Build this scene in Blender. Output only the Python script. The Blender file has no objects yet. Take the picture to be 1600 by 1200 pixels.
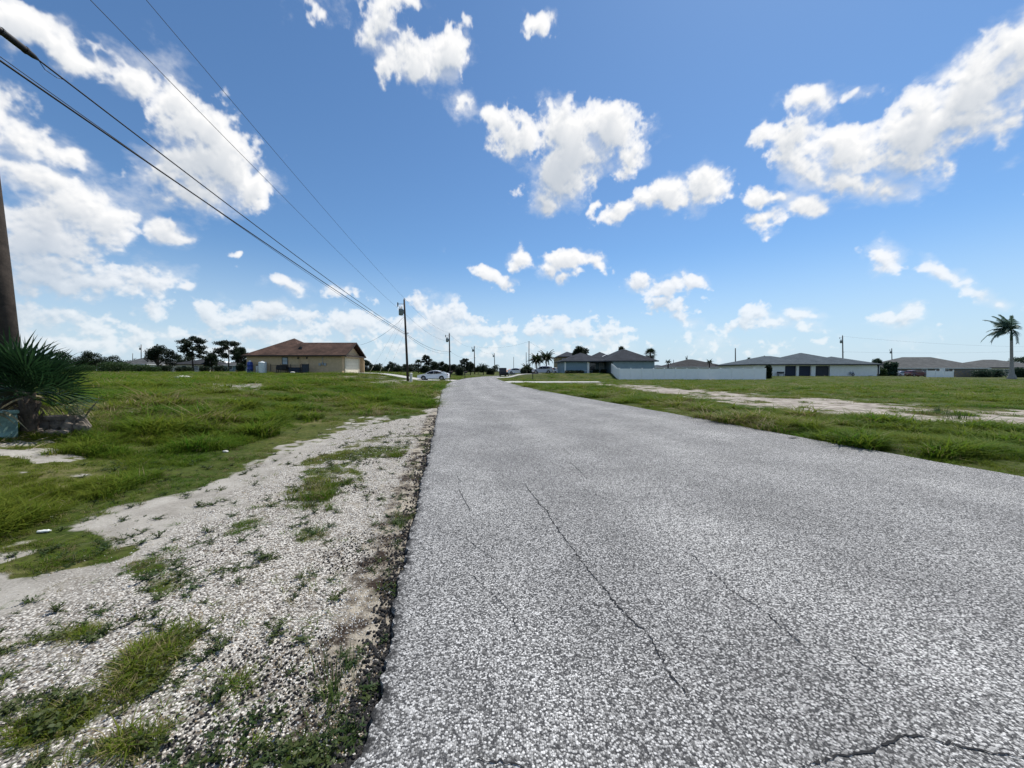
import bpy, bmesh, math, random
import numpy as np
from mathutils import Vector, Matrix

# ------------------------------------------------------------------ camera, sky, sun, exposure
SC = bpy.context.scene
COL = SC.collection
R = math.radians
W0, H0, F0 = 1600.0, 1200.0, 601.0
EYE = Vector((0.0, 0.0, 1.4))
HORIZON = 580.0
PITCH = math.atan((600.0 - HORIZON) / F0)
cd = bpy.data.cameras.new('camera'); cam = bpy.data.objects.new('camera', cd); COL.objects.link(cam)
cam.location = EYE
cam.rotation_euler = (R(90) - PITCH, 0, 0)
cd.sensor_width = 36.0; cd.lens = F0 / W0 * 36.0
cd.clip_start = 0.05; cd.clip_end = 20000
SC.camera = cam

SUN_EL, SUN_AZ = R(60), R(42)          # azimuth measured from +Y (ahead) towards +X (right)
SC.view_settings.view_transform = 'Standard'
SC.view_settings.look = 'None'
SC.view_settings.exposure = 0.0
SC.view_settings.gamma = 1.0
try: SC.view_settings.use_curve_mapping = False
except Exception: pass

sd = bpy.data.lights.new('sun', 'SUN'); sun = bpy.data.objects.new('sun', sd); COL.objects.link(sun)
sd.energy = 5.0; sd.angle = R(0.53); sd.color = (1.0, 0.955, 0.88)
sdir = Vector((math.sin(SUN_AZ) * math.cos(SUN_EL), math.cos(SUN_AZ) * math.cos(SUN_EL), math.sin(SUN_EL)))
sun.rotation_euler = (-sdir).to_track_quat('-Z', 'Y').to_euler()
sun.location = (30, 30, 60)

CP, SP = math.cos(PITCH), math.sin(PITCH)
def ray(px, py):
    u = (px - 800.0) / F0; v = (600.0 - py) / F0
    return Vector((u, CP + v * SP, -SP + v * CP))
def at(px, py, Y):                     # the point seen at a photo pixel, at a known distance ahead
    d = ray(px, py); return EYE + d * (Y / d.y)
def pix(x, y, z):                      # numpy: world to photo pixel
    dy = y * CP - (z - EYE.z) * SP
    dz = y * SP + (z - EYE.z) * CP
    dy = np.maximum(dy, 0.05)
    return 800 + F0 * x / dy, 600 - F0 * dz / dy
def flat(px, py, z=0.0):
    d = ray(px, py); t = (z - EYE.z) / d.z
    return EYE + d * t

def N(nt, t, **kw):
    n = nt.nodes.new(t)
    for k, v in kw.items():
        if k.startswith('i_'):
            n.inputs[k[2:].replace('_', ' ')].default_value = v
        else: setattr(n, k, v)
    return n
def math_n(nt, op, a, b=None, clamp=False):
    n = nt.nodes.new('ShaderNodeMath'); n.operation = op; n.use_clamp = clamp
    for i, v in enumerate((a, b)):
        if v is None: continue
        if isinstance(v, (int, float)): n.inputs[i].default_value = v
        else: nt.links.new(v, n.inputs[i])
    return n.outputs[0]
def maprange(nt, v, a, b, c=0.0, d=1.0, mode='SMOOTHSTEP'):
    n = nt.nodes.new('ShaderNodeMapRange'); n.interpolation_type = mode; n.clamp = True if mode == 'LINEAR' else n.clamp
    nt.links.new(v, n.inputs[0])
    for i, x in enumerate((a, b, c, d)): n.inputs[i + 1].default_value = x
    return n.outputs[0]
def mixc(nt, f, a, b, mode='MIX'):
    n = nt.nodes.new('ShaderNodeMix'); n.data_type = 'RGBA'; n.blend_type = mode
    for s, v in ((n.inputs[0], f), (n.inputs[6], a), (n.inputs[7], b)):
        if isinstance(v, (int, float)): s.default_value = v
        elif isinstance(v, tuple): s.default_value = (*v, 1.0) if len(v) == 3 else v
        else: nt.links.new(v, s)
    return n.outputs[2]

# clouds in the photograph: pixel, radii, tilt (degrees clockwise), strength
CLOUDS = [
 (30,50,95,45,12,1),(125,95,90,38,20,.9),(205,122,70,30,15,.8),(285,150,60,40,30,.85),(315,200,75,60,40,1),
 (335,260,90,55,15,1),(270,262,85,45,-5,.9),(400,295,42,30,10,.9),(300,305,90,30,0,.55),(235,235,55,28,0,.5),
 (10,150,60,80,0,.55),(55,228,85,40,10,.6),(110,250,45,20,10,.5),
 (55,288,70,26,28,.8),(95,335,115,58,5,1),(165,350,55,38,0,1),(60,385,100,42,0,.9),(150,432,120,34,3,.9),
 (80,432,110,40,0,.85),(232,442,45,20,0,.8),(265,370,34,20,20,.75),(370,404,13,7,0,.5),(280,452,14,9,0,.5),
 (452,445,34,14,0,.65),(235,482,48,22,0,.5),(90,500,170,32,0,.4),(530,457,22,10,0,.5),
 (345,495,44,26,0,.75),(425,495,66,24,0,.75),(478,500,44,22,0,.65),(395,522,150,22,0,.5),
 (655,478,22,20,0,.9),(690,500,55,34,35,.9),(740,517,56,24,0,.75),(650,515,100,32,0,.65),(785,515,34,18,0,.65),
 (842,522,44,18,0,.5),(905,516,52,22,0,.7),(875,508,36,16,0,.65),(942,524,40,18,0,.6),(560,508,75,24,0,.55),
 (250,524,120,22,0,.35),(60,540,140,20,0,.3),(760,545,260,22,0,.3),(430,548,240,20,0,.3),
 (585,52,36,58,30,.75),(640,92,70,40,20,.8),(700,88,38,46,10,.8),(600,95,40,30,20,.75),(692,58,34,24,0,.6),
 (630,8,46,20,0,.6),(843,36,28,28,0,.85),(520,25,30,25,0,.3),
 (775,192,34,24,10,.95),(800,205,50,42,30,1),(882,205,60,52,0,1.1),(958,200,56,52,0,1.1),(905,245,80,45,-5,1),
 (872,275,58,46,0,1),(848,312,38,24,0,.9),(985,240,28,42,0,.8),(725,170,14,18,0,.4),
 (1035,315,66,28,-14,1),(1100,288,44,28,-14,1),(968,336,40,15,-18,.75),(925,322,10,12,0,.4),
 (1275,160,58,28,-10,.75),(1240,215,52,30,-25,.75),(1190,216,44,13,-15,.6),(1262,262,64,32,30,.8),
 (1322,235,60,46,10,.8),(1380,292,40,22,10,.7),(1335,285,50,22,10,.7),(1345,140,40,12,-25,.45),
 (1440,200,95,62,-20,1),(1545,135,115,66,-30,1),(1600,70,90,60,-30,1),(1420,245,85,42,-10,.85),(1530,195,130,50,-10,.85),(1660,120,120,90,-20,1),
 (1185,303,28,22,10,.65),(1216,310,20,16,0,.6),(1190,347,34,18,-10,.65),(1255,328,38,18,-15,.6),
 (775,437,38,14,14,.85),(815,398,20,22,0,.75),(892,405,50,22,5,.9),(862,420,22,16,0,.75),(890,432,16,8,0,.5),(925,410,22,12,10,.7),
 (1000,445,34,18,0,.9),(1042,446,58,26,0,1),(1088,452,30,18,0,.9),(1040,482,46,18,8,.8),(1068,498,36,13,8,.75),
 (1150,513,36,13,0,.7),(1188,500,36,20,10,.8),(1220,506,32,12,5,.65),(1255,498,24,9,0,.55),(1265,516,32,8,0,.45),
 (1388,408,44,24,0,.75),(1390,493,44,12,0,.6),(1482,425,34,22,20,.8),(1512,455,50,18,22,.75),(1552,470,36,13,5,.65),
 (-60,300,120,120,0,.8),(-120,80,140,90,10,.8),(1720,300,90,40,0,.6),(-70,470,140,40,0,.7),(1700,470,80,22,0,.6),
]
def azel(px, py):
    d = ray(px, py).normalized(); return np.array((math.atan2(d.x, d.y), math.asin(d.z)))

_g = np.random.default_rng(7).random((256, 256)).astype('f')
def vnoise(x, y):
    x = np.asarray(x, 'f'); y = np.asarray(y, 'f')
    xf = np.floor(x); yf = np.floor(y); xi = xf.astype(np.int32); yi = yf.astype(np.int32); fx = x - xf; fy = y - yf
    fx = fx * fx * (3 - 2 * fx); fy = fy * fy * (3 - 2 * fy)
    x0 = xi & 255; x1 = (xi + 1) & 255; y0 = yi & 255; y1 = (yi + 1) & 255
    return (_g[x0, y0] * (1 - fx) + _g[x1, y0] * fx) * (1 - fy) + (_g[x0, y1] * (1 - fx) + _g[x1, y1] * fx) * fy
def fbm(x, y, o=4, gain=.5):
    s = 0; a = 1.0; t = 0; x = np.asarray(x, 'f'); y = np.asarray(y, 'f')
    for k in range(o):
        c, n_ = math.cos(.6 * k), math.sin(.6 * k); f = 2.03 ** k
        s = s + a * vnoise((x * c - y * n_) * f + 17.3 * k, (x * n_ + y * c) * f + 5.1 * k); t += a; a *= gain
    return s / t
def ss(x, a, b):
    t = np.clip((np.asarray(x) - a) / (b - a), 0, 1); return t * t * (3 - 2 * t)

AZ0, AZ1, EL0, EL1 = R(-72), R(72), R(-1), R(62)
def cloud_field(nx=2000, ny=880):
    """cumulus cover of the sky ahead: opacity and self-shading computed on a grid of azimuth and elevation"""
    az, el = np.meshgrid(np.linspace(AZ0, AZ1, nx, dtype='f'), np.linspace(EL0, EL1, ny, dtype='f'))
    w1 = fbm(az * 16 + 3, el * 16 + 9, 4) - .5; w2 = fbm(az * 16 + 60, el * 16 + 31, 4) - .5
    wa = az + w1 * .055; we = el + w2 * .055
    D = np.full_like(az, -1.0)
    for (px, py, rx, ry, rot, s) in CLOUDS:
        c = azel(px, py); t = R(rot); e = .5
        a1 = (azel(px + rx * math.cos(t) * e, py + rx * math.sin(t) * e) - c) / e
        a2 = (azel(px - ry * math.sin(t) * e, py + ry * math.cos(t) * e) - c) / e
        I = np.linalg.inv(np.array([a1, a2]).T).astype('f')
        x = wa - np.float32(c[0]); y = we - np.float32(c[1])
        q = np.hypot(I[0, 0] * x + I[0, 1] * y, I[1, 0] * x + I[1, 1] * y)
        v = s * (1 - q / .97)
        k = .16; h = np.clip(.5 + .5 * (v - D) / k, 0, 1); D = D * (1 - h) + v * h + k * h * (1 - h)
    D = np.maximum(D, -.7)
    f = ss(el, R(4), R(22))
    n1 = fbm(az * 19, el * 19, 8, .54) * f + fbm(az * 42 + 5, el * 50, 7, .54) * (1 - f)
    n2 = 1 - np.abs(2 * fbm(az * 34 + 7, el * 34 + 2, 5, .55) - 1)
    T = D * 1.05 + (n1 - .5) * 1.5 + (n2 - .72) * .5 - .02
    # light reaches each point from the upper right, thinned by the cloud in between
    dens = ss(T, .05, .9); tau = np.zeros_like(az)
    for k in range(1, 27):
        sx = int(round(k * 1.4)); sy = int(round(k * 3.4))
        sh = np.zeros_like(dens); sh[:ny - sy, :nx - sx] = dens[sy:, sx:]; tau += sh * (1 - k / 30)
    near = np.zeros_like(dens); near[:ny - 5, :nx - 2] = dens[5:, 2:]
    lit = np.exp(-tau * .105) * (1 + .9 * (n1 - .5)) + .35 * (dens - near)
    soft = .30 + .60 * (1 - np.clip(lit * 1.15, 0, 1))
    a = ss(T / soft, .0, 1.0); a = a * (.72 + .28 * ss(T, .1, .6))
    wisp = fbm(az * 11 + 31, el * 17 + 12, 7, .62)
    veil = .55 * ss(D * .9 + (wisp - .5) * 2.0, -.12, .8); a = 1 - (1 - a) * (1 - veil)
    a = a * ss(el, R(-.5), R(3)) * (.55 + .45 * ss(el, R(1), R(18)))
    return a, np.clip(lit, 0, 1)

world = bpy.data.worlds.new('World'); SC.world = world; world.use_nodes = True
def build_world():
    nt = world.node_tree; nt.nodes.clear(); L = nt.links.new
    a, lit = cloud_field(); ny, nx = a.shape
    im = bpy.data.images.new('computed_cloud_cover', nx, ny, alpha=False, float_buffer=True)
    im.colorspace_settings.name = 'Non-Color'
    buf = np.ones((ny, nx, 4), 'f'); buf[..., 0] = a; buf[..., 1] = lit; im.pixels.foreach_set(buf.ravel()); im.update()
    tc = nt.nodes.new('ShaderNodeTexCoord'); sx = nt.nodes.new('ShaderNodeSeparateXYZ'); L(tc.outputs['Generated'], sx.inputs[0])
    az = math_n(nt, 'ARCTAN2', sx.outputs[0], sx.outputs[1]); el = math_n(nt, 'ARCSINE', sx.outputs[2])
    cb = nt.nodes.new('ShaderNodeCombineXYZ'); L(maprange(nt, az, AZ0, AZ1, mode='LINEAR'), cb.inputs[0]); L(maprange(nt, el, EL0, EL1, mode='LINEAR'), cb.inputs[1])
    tx = nt.nodes.new('ShaderNodeTexImage'); tx.image = im; tx.extension = 'EXTEND'; tx.interpolation = 'Linear'; L(cb.outputs[0], tx.inputs[0])
    sc = nt.nodes.new('ShaderNodeSeparateColor'); L(tx.outputs['Color'], sc.inputs[0])
    # the same broken cumulus goes on outside the photograph's field
    ca = nt.nodes.new('ShaderNodeCombineXYZ'); L(az, ca.inputs[0]); L(el, ca.inputs[1])
    gn = N(nt, 'ShaderNodeTexNoise', noise_dimensions='2D', i_Scale=3.4, i_Detail=9.0, i_Roughness=.58); L(ca.outputs[0], gn.inputs['Vector'])
    ga = math_n(nt, 'MULTIPLY', maprange(nt, gn.outputs['Fac'], .54, .68), maprange(nt, el, R(0), R(4)))
    win = math_n(nt, 'MAXIMUM', maprange(nt, math_n(nt, 'ABSOLUTE', az), R(57), R(68)), maprange(nt, el, R(48), R(56)))
    def blend(p, q): return math_n(nt, 'ADD', math_n(nt, 'MULTIPLY', p, math_n(nt, 'SUBTRACT', 1.0, win)), math_n(nt, 'MULTIPLY', q, win))
    alpha = blend(sc.outputs[0], ga); light = blend(sc.outputs[1], maprange(nt, gn.outputs['Fac'], .56, .74, 1.0, .45))
    ccol = mixc(nt, light, (4.3, 4.9, 5.7), (9.5, 9.45, 9.4))
    sky = nt.nodes.new('ShaderNodeTexSky'); sky.sky_type = 'NISHITA'; sky.sun_disc = False
    sky.sun_elevation = SUN_EL; sky.sun_rotation = SUN_AZ
    sky.altitude = 0; sky.air_density = 1.0; sky.dust_density = .25; sky.ozone_density = 3.0
    skc = mixc(nt, 1.0, sky.outputs[0], (.80, 1.03, 1.18), 'MULTIPLY')
    skc = mixc(nt, maprange(nt, el, R(-2), R(17), .9, 0.0), skc, (5.5, 6.75, 8.0))
    col = mixc(nt, alpha, skc, ccol)
    bg = nt.nodes.new('ShaderNodeBackground'); bg.inputs['Strength'].default_value = .108
    L(col, bg.inputs[0]); out = nt.nodes.new('ShaderNodeOutputWorld'); L(bg.outputs[0], out.inputs[0])
build_world()

# ------------------------------------------------------------------ materials
def lin(r, g, b, k=1.0):
    f = lambda c: ((c / 255 + .055) / 1.055) ** 2.4 if c / 255 > .04045 else c / 255 / 12.92
    return (f(r) * k, f(g) * k, f(b) * k)
def new_mat(name):
    m = bpy.data.materials.new(name); m.use_nodes = True
    nt = m.node_tree; b = nt.nodes['Principled BSDF']
    return m, nt, b
def mat(name, col, rough=.7, var=.15, scale=3.0, metal=0.0, bump=0.0, spec=.4, coat=0.0, trans=0.0):
    m, nt, b = new_mat(name)
    tc = nt.nodes.new('ShaderNodeTexCoord')
    n = N(nt, 'ShaderNodeTexNoise', i_Scale=scale, i_Detail=6.0, i_Roughness=.65); nt.links.new(tc.outputs['Object'], n.inputs['Vector'])
    f = maprange(nt, n.outputs['Fac'], .3, .7)
    c = mixc(nt, f, tuple(x * (1 - var) for x in col), tuple(min(1, x * (1 + var)) for x in col))
    nt.links.new(c, b.inputs['Base Color'])
    b.inputs['Roughness'].default_value = rough; b.inputs['Metallic'].default_value = metal
    b.inputs['Specular IOR Level'].default_value = spec; b.inputs['Coat Weight'].default_value = coat
    if bump:
        bn = N(nt, 'ShaderNodeBump', i_Strength=bump, i_Distance=.02); nt.links.new(n.outputs['Fac'], bn.inputs['Height'])
        nt.links.new(bn.outputs[0], b.inputs['Normal'])
    if trans:
        t = nt.nodes.new('ShaderNodeBsdfTranslucent'); nt.links.new(c, t.inputs[0])
        mx = nt.nodes.new('ShaderNodeMixShader'); mx.inputs[0].default_value = trans
        nt.links.new(b.outputs[0], mx.inputs[1]); nt.links.new(t.outputs[0], mx.inputs[2])
        nt.links.new(mx.outputs[0], nt.nodes['Material Output'].inputs[0])
    return m
def leaf_mat(name, ca, cb, trans=.4, rough=.55, per='face', spec=.3):
    m, nt, b = new_mat(name)
    if per == 'instance':
        oi = nt.nodes.new('ShaderNodeObjectInfo'); f = oi.outputs['Random']
        geo = nt.nodes.new('ShaderNodeNewGeometry'); tx = nt.nodes.new('ShaderNodeTexNoise')
        tx.inputs['Scale'].default_value = .45; tx.inputs['Detail'].default_value = 3
        nt.links.new(geo.outputs['Position'], tx.inputs['Vector'])
        f = math_n(nt, 'ADD', math_n(nt, 'MULTIPLY', f, .5), math_n(nt, 'MULTIPLY', maprange(nt, tx.outputs['Fac'], .35, .65), .5))
        f = math_n(nt, 'ADD', f, math_n(nt, 'MULTIPLY', math_n(nt, 'SUBTRACT', geo.outputs['Random Per Island'], .5), .5), clamp=True)
    else:
        geo = nt.nodes.new('ShaderNodeNewGeometry'); f = geo.outputs['Random Per Island']
    c = mixc(nt, f, ca, cb)
    nt.links.new(c, b.inputs['Base Color']); b.inputs['Roughness'].default_value = rough
    b.inputs['Specular IOR Level'].default_value = spec
    t = nt.nodes.new('ShaderNodeBsdfTranslucent'); nt.links.new(c, t.inputs[0])
    mx = nt.nodes.new('ShaderNodeMixShader'); mx.inputs[0].default_value = trans
    nt.links.new(b.outputs[0], mx.inputs[1]); nt.links.new(t.outputs[0], mx.inputs[2])
    nt.links.new(mx.outputs[0], nt.nodes['Material Output'].inputs[0])
    return m
def shingle_mat(name, ca, cb):
    m, nt, b = new_mat(name)
    tc = nt.nodes.new('ShaderNodeTexCoord')
    n = N(nt, 'ShaderNodeTexNoise', i_Scale=.7, i_Detail=7.0, i_Roughness=.7); nt.links.new(tc.outputs['Object'], n.inputs['Vector'])
    br = N(nt, 'ShaderNodeTexBrick', i_Scale=1.0); br.inputs['Brick Width'].default_value = .33; br.inputs['Row Height'].default_value = .09
    br.inputs['Mortar Size'].default_value = .012; br.inputs['Color1'].default_value = (.75, .75, .75, 1); br.inputs['Color2'].default_value = (1.15, 1.15, 1.15, 1)
    br.inputs['Mortar'].default_value = (.55, .55, .55, 1)
    sx = nt.nodes.new('ShaderNodeSeparateXYZ'); nt.links.new(tc.outputs['Object'], sx.inputs[0])
    cb_ = nt.nodes.new('ShaderNodeCombineXYZ'); nt.links.new(math_n(nt, 'ADD', sx.outputs[0], sx.outputs[1]), cb_.inputs[0]); nt.links.new(sx.outputs[2], cb_.inputs[1])
    nt.links.new(cb_.outputs[0], br.inputs['Vector'])
    c = mixc(nt, maprange(nt, n.outputs['Fac'], .3, .7), ca, cb)
    c = mixc(nt, 1.0, c, br.outputs['Color'], 'MULTIPLY')
    nt.links.new(c, b.inputs['Base Color']); b.inputs['Roughness'].default_value = .9; b.inputs['Specular IOR Level'].default_value = .15
    return m
def glass_mat(name, col=(.02, .03, .04), rough=.05):
    m, nt, b = new_mat(name)
    n = N(nt, 'ShaderNodeTexNoise', i_Scale=2.0); c = mixc(nt, n.outputs['Fac'], tuple(x * .7 for x in col), tuple(x * 1.3 for x in col))
    nt.links.new(c, b.inputs['Base Color']); b.inputs['Roughness'].default_value = rough; b.inputs['Specular IOR Level'].default_value = .6
    return m

M = {}
M['tan_wall'] = mat('tan_stucco', (.58, .42, .25), .9, .10, 2.5, bump=.3)
M['garage_cream'] = mat('garage_cream', (.68, .62, .48), .6, .06, 2)
M['brown_roof'] = shingle_mat('brown_shingle', (.048, .030, .023), (.125, .075, .056))
M['grey_roof'] = shingle_mat('slate_shingle', (.018, .023, .032), (.040, .048, .062))
M['green_roof'] = shingle_mat('blue_grey_shingle', (.048, .068, .085), (.08, .105, .125))
M['tan_roof'] = shingle_mat('weathered_grey_shingle', (.075, .08, .08), (.12, .125, .125))
M['dark_brown_roof'] = shingle_mat('dark_grey_shingle', (.022, .023, .025), (.048, .05, .054))
M['fascia_brown'] = mat('fascia_brown', (.045, .028, .02), .6)
M['fascia_dark'] = mat('fascia_dark', (.03, .035, .045), .6)
M['fascia_white'] = mat('fascia_white', (.75, .75, .73), .6, .05)
M['blue_wall'] = mat('blue_grey_stucco', (.215, .30, .345), .9, .07, 2, bump=.2)
M['white_wall'] = mat('white_stucco', (.86, .86, .81), .9, .05, 2, bump=.2)
M['stone_wall'] = mat('tan_stone_wall', (.30, .23, .13), .9, .3, 5)
M['cream_wall'] = mat('cream_stucco', (.62, .58, .48), .9, .08)
M['grey_wall'] = mat('grey_brown_stucco', (.20, .18, .17), .9, .1)
M['terra'] = mat('terracotta_roof', (.50, .23, .13), .8, .2)
M['vinyl'] = mat('white_vinyl', (.92, .92, .90), .45, .03, 1.5)
M['vinyl_dirty'] = mat('white_vinyl_post', (.90, .90, .88), .45, .05, 2)
M['white'] = mat('white_paint', (.8, .8, .78), .5, .04)
M['offwhite'] = mat('off_white_plastic', (.62, .61, .55), .6, .1)
M['plastic_white'] = mat('tank_polythene', (.74, .76, .74), .5, .04)
M['blue_plastic'] = mat('blue_drum_plastic', (.02, .05, .22), .45, .15)
M['dark'] = mat('dark_paint', (.012, .012, .014), .5, .2)
M['black_metal'] = mat('black_metal', (.015, .015, .017), .45, .2)
M['navy'] = mat('navy_screen', (.012, .025, .055), .6, .12)
M['screen_dark'] = mat('dark_screen', (.025, .032, .045), .6, .12)
M['glass'] = glass_mat('window_glass', (.05, .07, .09))
M['car_glass'] = glass_mat('car_glass', (.008, .008, .01))
M['pale_glass'] = glass_mat('blind_glass', (.35, .42, .45), .2)
M['concrete'] = mat('driveway_concrete', (.42, .41, .38), .85, .1, 1.2, bump=.2)
M['pole_wood'] = mat('pole_wood', (.048, .036, .028), .9, .4, 6, bump=.5)
M['pole_grey'] = mat('pole_wood_grey', (.16, .145, .13), .9, .25, 5, bump=.4)
M['steel'] = mat('galvanised_steel', (.33, .35, .36), .5, .15, 4, metal=.3)
M['transformer'] = mat('transformer_grey', (.20, .24, .24), .5, .1)
M['cable'] = mat('black_cable', (.008, .008, .010), .6, .2)
M['wire'] = mat('bare_wire', (.035, .035, .04), .6, .2)
M['rubber'] = mat('tyre_rubber', (.012, .012, .012), .85, .2)
M['rim'] = mat('alloy_rim', (.25, .25, .26), .35, .1, metal=.7)
M['car_white'] = mat('car_paint_white', (.72, .74, .77), .25, .02, 1, spec=.5, coat=.6)
M['car_silver'] = mat('car_paint_silver', (.42, .43, .48), .3, .03, 1, spec=.5, coat=.6)
M['car_maroon'] = mat('car_paint_maroon', (.10, .02, .025), .3, .05, 1, spec=.5, coat=.6)
M['car_navy'] = mat('truck_paint_navy', (.008, .010, .028), .4, .1, 1, coat=.3)
M['lamp_red'] = mat('tail_lamp', (.30, .01, .01), .25, .05)
M['lamp_clear'] = mat('head_lamp', (.6, .62, .65), .15, .05)
M['mint'] = mat('mint_green_paint', (.22, .35, .31), .6, .35, 7, bump=.2)
M['rock'] = mat('rubble_rock', (.20, .165, .135), .95, .5, 7, bump=.8)
M['rock_white'] = mat('pale_limestone', (.62, .60, .55), .95, .25, 8, bump=.6)
M['palm_trunk'] = mat('palm_trunk_fibre', (.10, .075, .055), .95, .4, 9, bump=.9)
M['royal_trunk'] = mat('royal_palm_trunk', (.30, .28, .26), .9, .15, 3, bump=.3)
M['bark'] = mat('tree_bark', (.055, .042, .034), .95, .35, 8, bump=.8)
M['fan_leaf'] = leaf_mat('fan_palm_leaf', (.010, .034, .012), (.034, .080, .028), .3, .5)
M['fan_dry'] = leaf_mat('fan_palm_dry_leaf', (.24, .20, .11), (.34, .29, .17), .2, .7)
M['palm_leaf'] = leaf_mat('coconut_leaf', (.016, .030, .012), (.035, .058, .022), .3)
M['palm_dry'] = leaf_mat('palm_dry_leaf', (.12, .055, .03), (.20, .10, .05), .3, .7)
M['royal_leaf'] = leaf_mat('royal_palm_leaf', (.07, .125, .10), (.115, .175, .14), .3)
M['pine_leaf'] = leaf_mat('pine_needles', (.009, .017, .009), (.026, .042, .020), .25)
M['oak_leaf'] = leaf_mat('broad_leaf_dark', (.009, .019, .008), (.026, .045, .018), .3)
M['bush_leaf'] = leaf_mat('bush_leaf', (.022, .050, .012), (.055, .095, .028), .35)
M['hedge_leaf'] = leaf_mat('hedge_leaf', (.018, .045, .026), (.04, .08, .045), .3)
M['weed_leaf'] = leaf_mat('tall_weed_leaf', (.06, .11, .025), (.13, .17, .05), .45)
M['grass'] = leaf_mat('grass_blade', (.042, .140, .010), (.165, .195, .026), .48, .6, 'instance', .06)
M['grass_dry'] = leaf_mat('dry_grass_blade', (.13, .11, .045), (.32, .27, .13), .4, .7, 'instance')
M['weed'] = leaf_mat('verge_weed_leaf', (.035, .075, .018), (.10, .12, .035), .4, .5, 'instance')

# ------------------------------------------------------------------ mesh helpers
class MB:
    def __init__(s): s.v = []; s.f = []
    def face(s, pts):
        n = len(s.v); s.v += [tuple(p) for p in pts]; s.f.append(tuple(range(n, n + len(pts)))); return s
    def box(s, c, d, rz=0.0, mtx=None):
        n = len(s.v); c = Vector(c); h = [x / 2 for x in d]; rot = Matrix.Rotation(rz, 3, 'Z') if mtx is None else mtx
        for z in (-1, 1):
            for x, y in ((-1, -1), (1, -1), (1, 1), (-1, 1)):
                s.v.append(tuple(c + rot @ Vector((x * h[0], y * h[1], z * h[2]))))
        for q in ((0, 3, 2, 1), (4, 5, 6, 7), (0, 1, 5, 4), (1, 2, 6, 5), (2, 3, 7, 6), (3, 0, 4, 7)): s.f.append(tuple(n + i for i in q))
        return s
    def tube(s, pts, rad, n=8, caps=True):
        pts = [Vector(p) for p in pts]
        if not hasattr(rad, '__len__'): rad = [rad] * len(pts)
        b = len(s.v); prev = None
        for i, p in enumerate(pts):
            d = (pts[min(i + 1, len(pts) - 1)] - pts[max(i - 1, 0)]).normalized()
            u = d.cross(Vector((0, 0, 1))) if abs(d.z) < .95 else d.cross(Vector((1, 0, 0)))
            if prev is not None:
                u = prev - d * prev.dot(d)
            u.normalize(); prev = u; w = d.cross(u)
            for k in range(n):
                a = 2 * math.pi * k / n
                s.v.append(tuple(p + (u * math.cos(a) + w * math.sin(a)) * rad[i]))
        for i in range(len(pts) - 1):
            for k in range(n):
                a = b + i * n + k; c = b + i * n + (k + 1) % n
                s.f.append((a, c, c + n, a + n))
        if caps:
            s.f.append(tuple(b + k for k in reversed(range(n)))); e = b + (len(pts) - 1) * n
            s.f.append(tuple(e + k for k in range(n)))
        return s
    def lathe(s, prof, n=16, c=(0, 0, 0), axis='Z', cap=True):
        b = len(s.v); c = Vector(c)
        for r, h in prof:
            for k in range(n):
                a = 2 * math.pi * k / n
                p = Vector((r * math.cos(a), r * math.sin(a), h))
                if axis == 'Y': p = Vector((p.x, p.z, p.y))
                if axis == 'X': p = Vector((p.z, p.x, p.y))
                s.v.append(tuple(c + p))
        for i in range(len(prof) - 1):
            for k in range(n):
                a = b + i * n + k; d = b + i * n + (k + 1) % n; s.f.append((a, d, d + n, a + n))
        if cap:
            s.f.append(tuple(b + k for k in reversed(range(n)))); e = b + (len(prof) - 1) * n; s.f.append(tuple(e + k for k in range(n)))
        return s
    def rock(s, c, d, seed=0, sub=2, amp=.25):
        rnd = random.Random(seed); bm = bmesh.new(); bmesh.ops.create_icosphere(bm, subdivisions=sub, radius=.5)
        ph = [(Vector((rnd.gauss(0, 1), rnd.gauss(0, 1), rnd.gauss(0, 1))).normalized(), rnd.uniform(.3, .48)) for _ in range(9)]
        n = len(s.v)
        for v in bm.verts:
            p = v.co.copy()
            for nn, lim in ph:
                dd = p.dot(nn)
                if dd > lim: p -= nn * (dd - lim)
            p *= 1 + rnd.uniform(-amp, amp) * .2
            s.v.append((c[0] + p.x * d[0], c[1] + p.y * d[1], c[2] + p.z * d[2]))
        s.f += [tuple(n + v.index for v in f.verts) for f in bm.faces]; bm.free(); return s
    def mesh(s, name, smooth=False):
        m = bpy.data.meshes.new(name); m.from_pydata(s.v, [], s.f); m.update()
        if smooth: m.polygons.foreach_set('use_smooth', [True] * len(m.polygons))
        return m
    def build(s, name, material, parent=None, smooth=False, bevel=0.0):
        o = bpy.data.objects.new(name, s.mesh(name, smooth)); COL.objects.link(o)
        o.data.materials.append(M[material] if isinstance(material, str) else material)
        if parent is not None: o.parent = parent
        if bevel:
            md = o.modifiers.new('bevel', 'BEVEL'); md.width = bevel; md.segments = 2; md.limit_method = 'ANGLE'
        return o
def tag(o, label, cat, group=None, kind=None):
    if label: o['label'] = label
    if cat: o['category'] = cat
    if group: o['group'] = group
    if kind: o['kind'] = kind
    return o
def thing(name, label, cat, loc=(0, 0, 0), rz=0.0, group=None):
    o = bpy.data.objects.new(name, None); COL.objects.link(o); o.location = loc; o.rotation_euler = (0, 0, rz)
    o.empty_display_size = .3
    return tag(o, label, cat, group)

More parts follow.
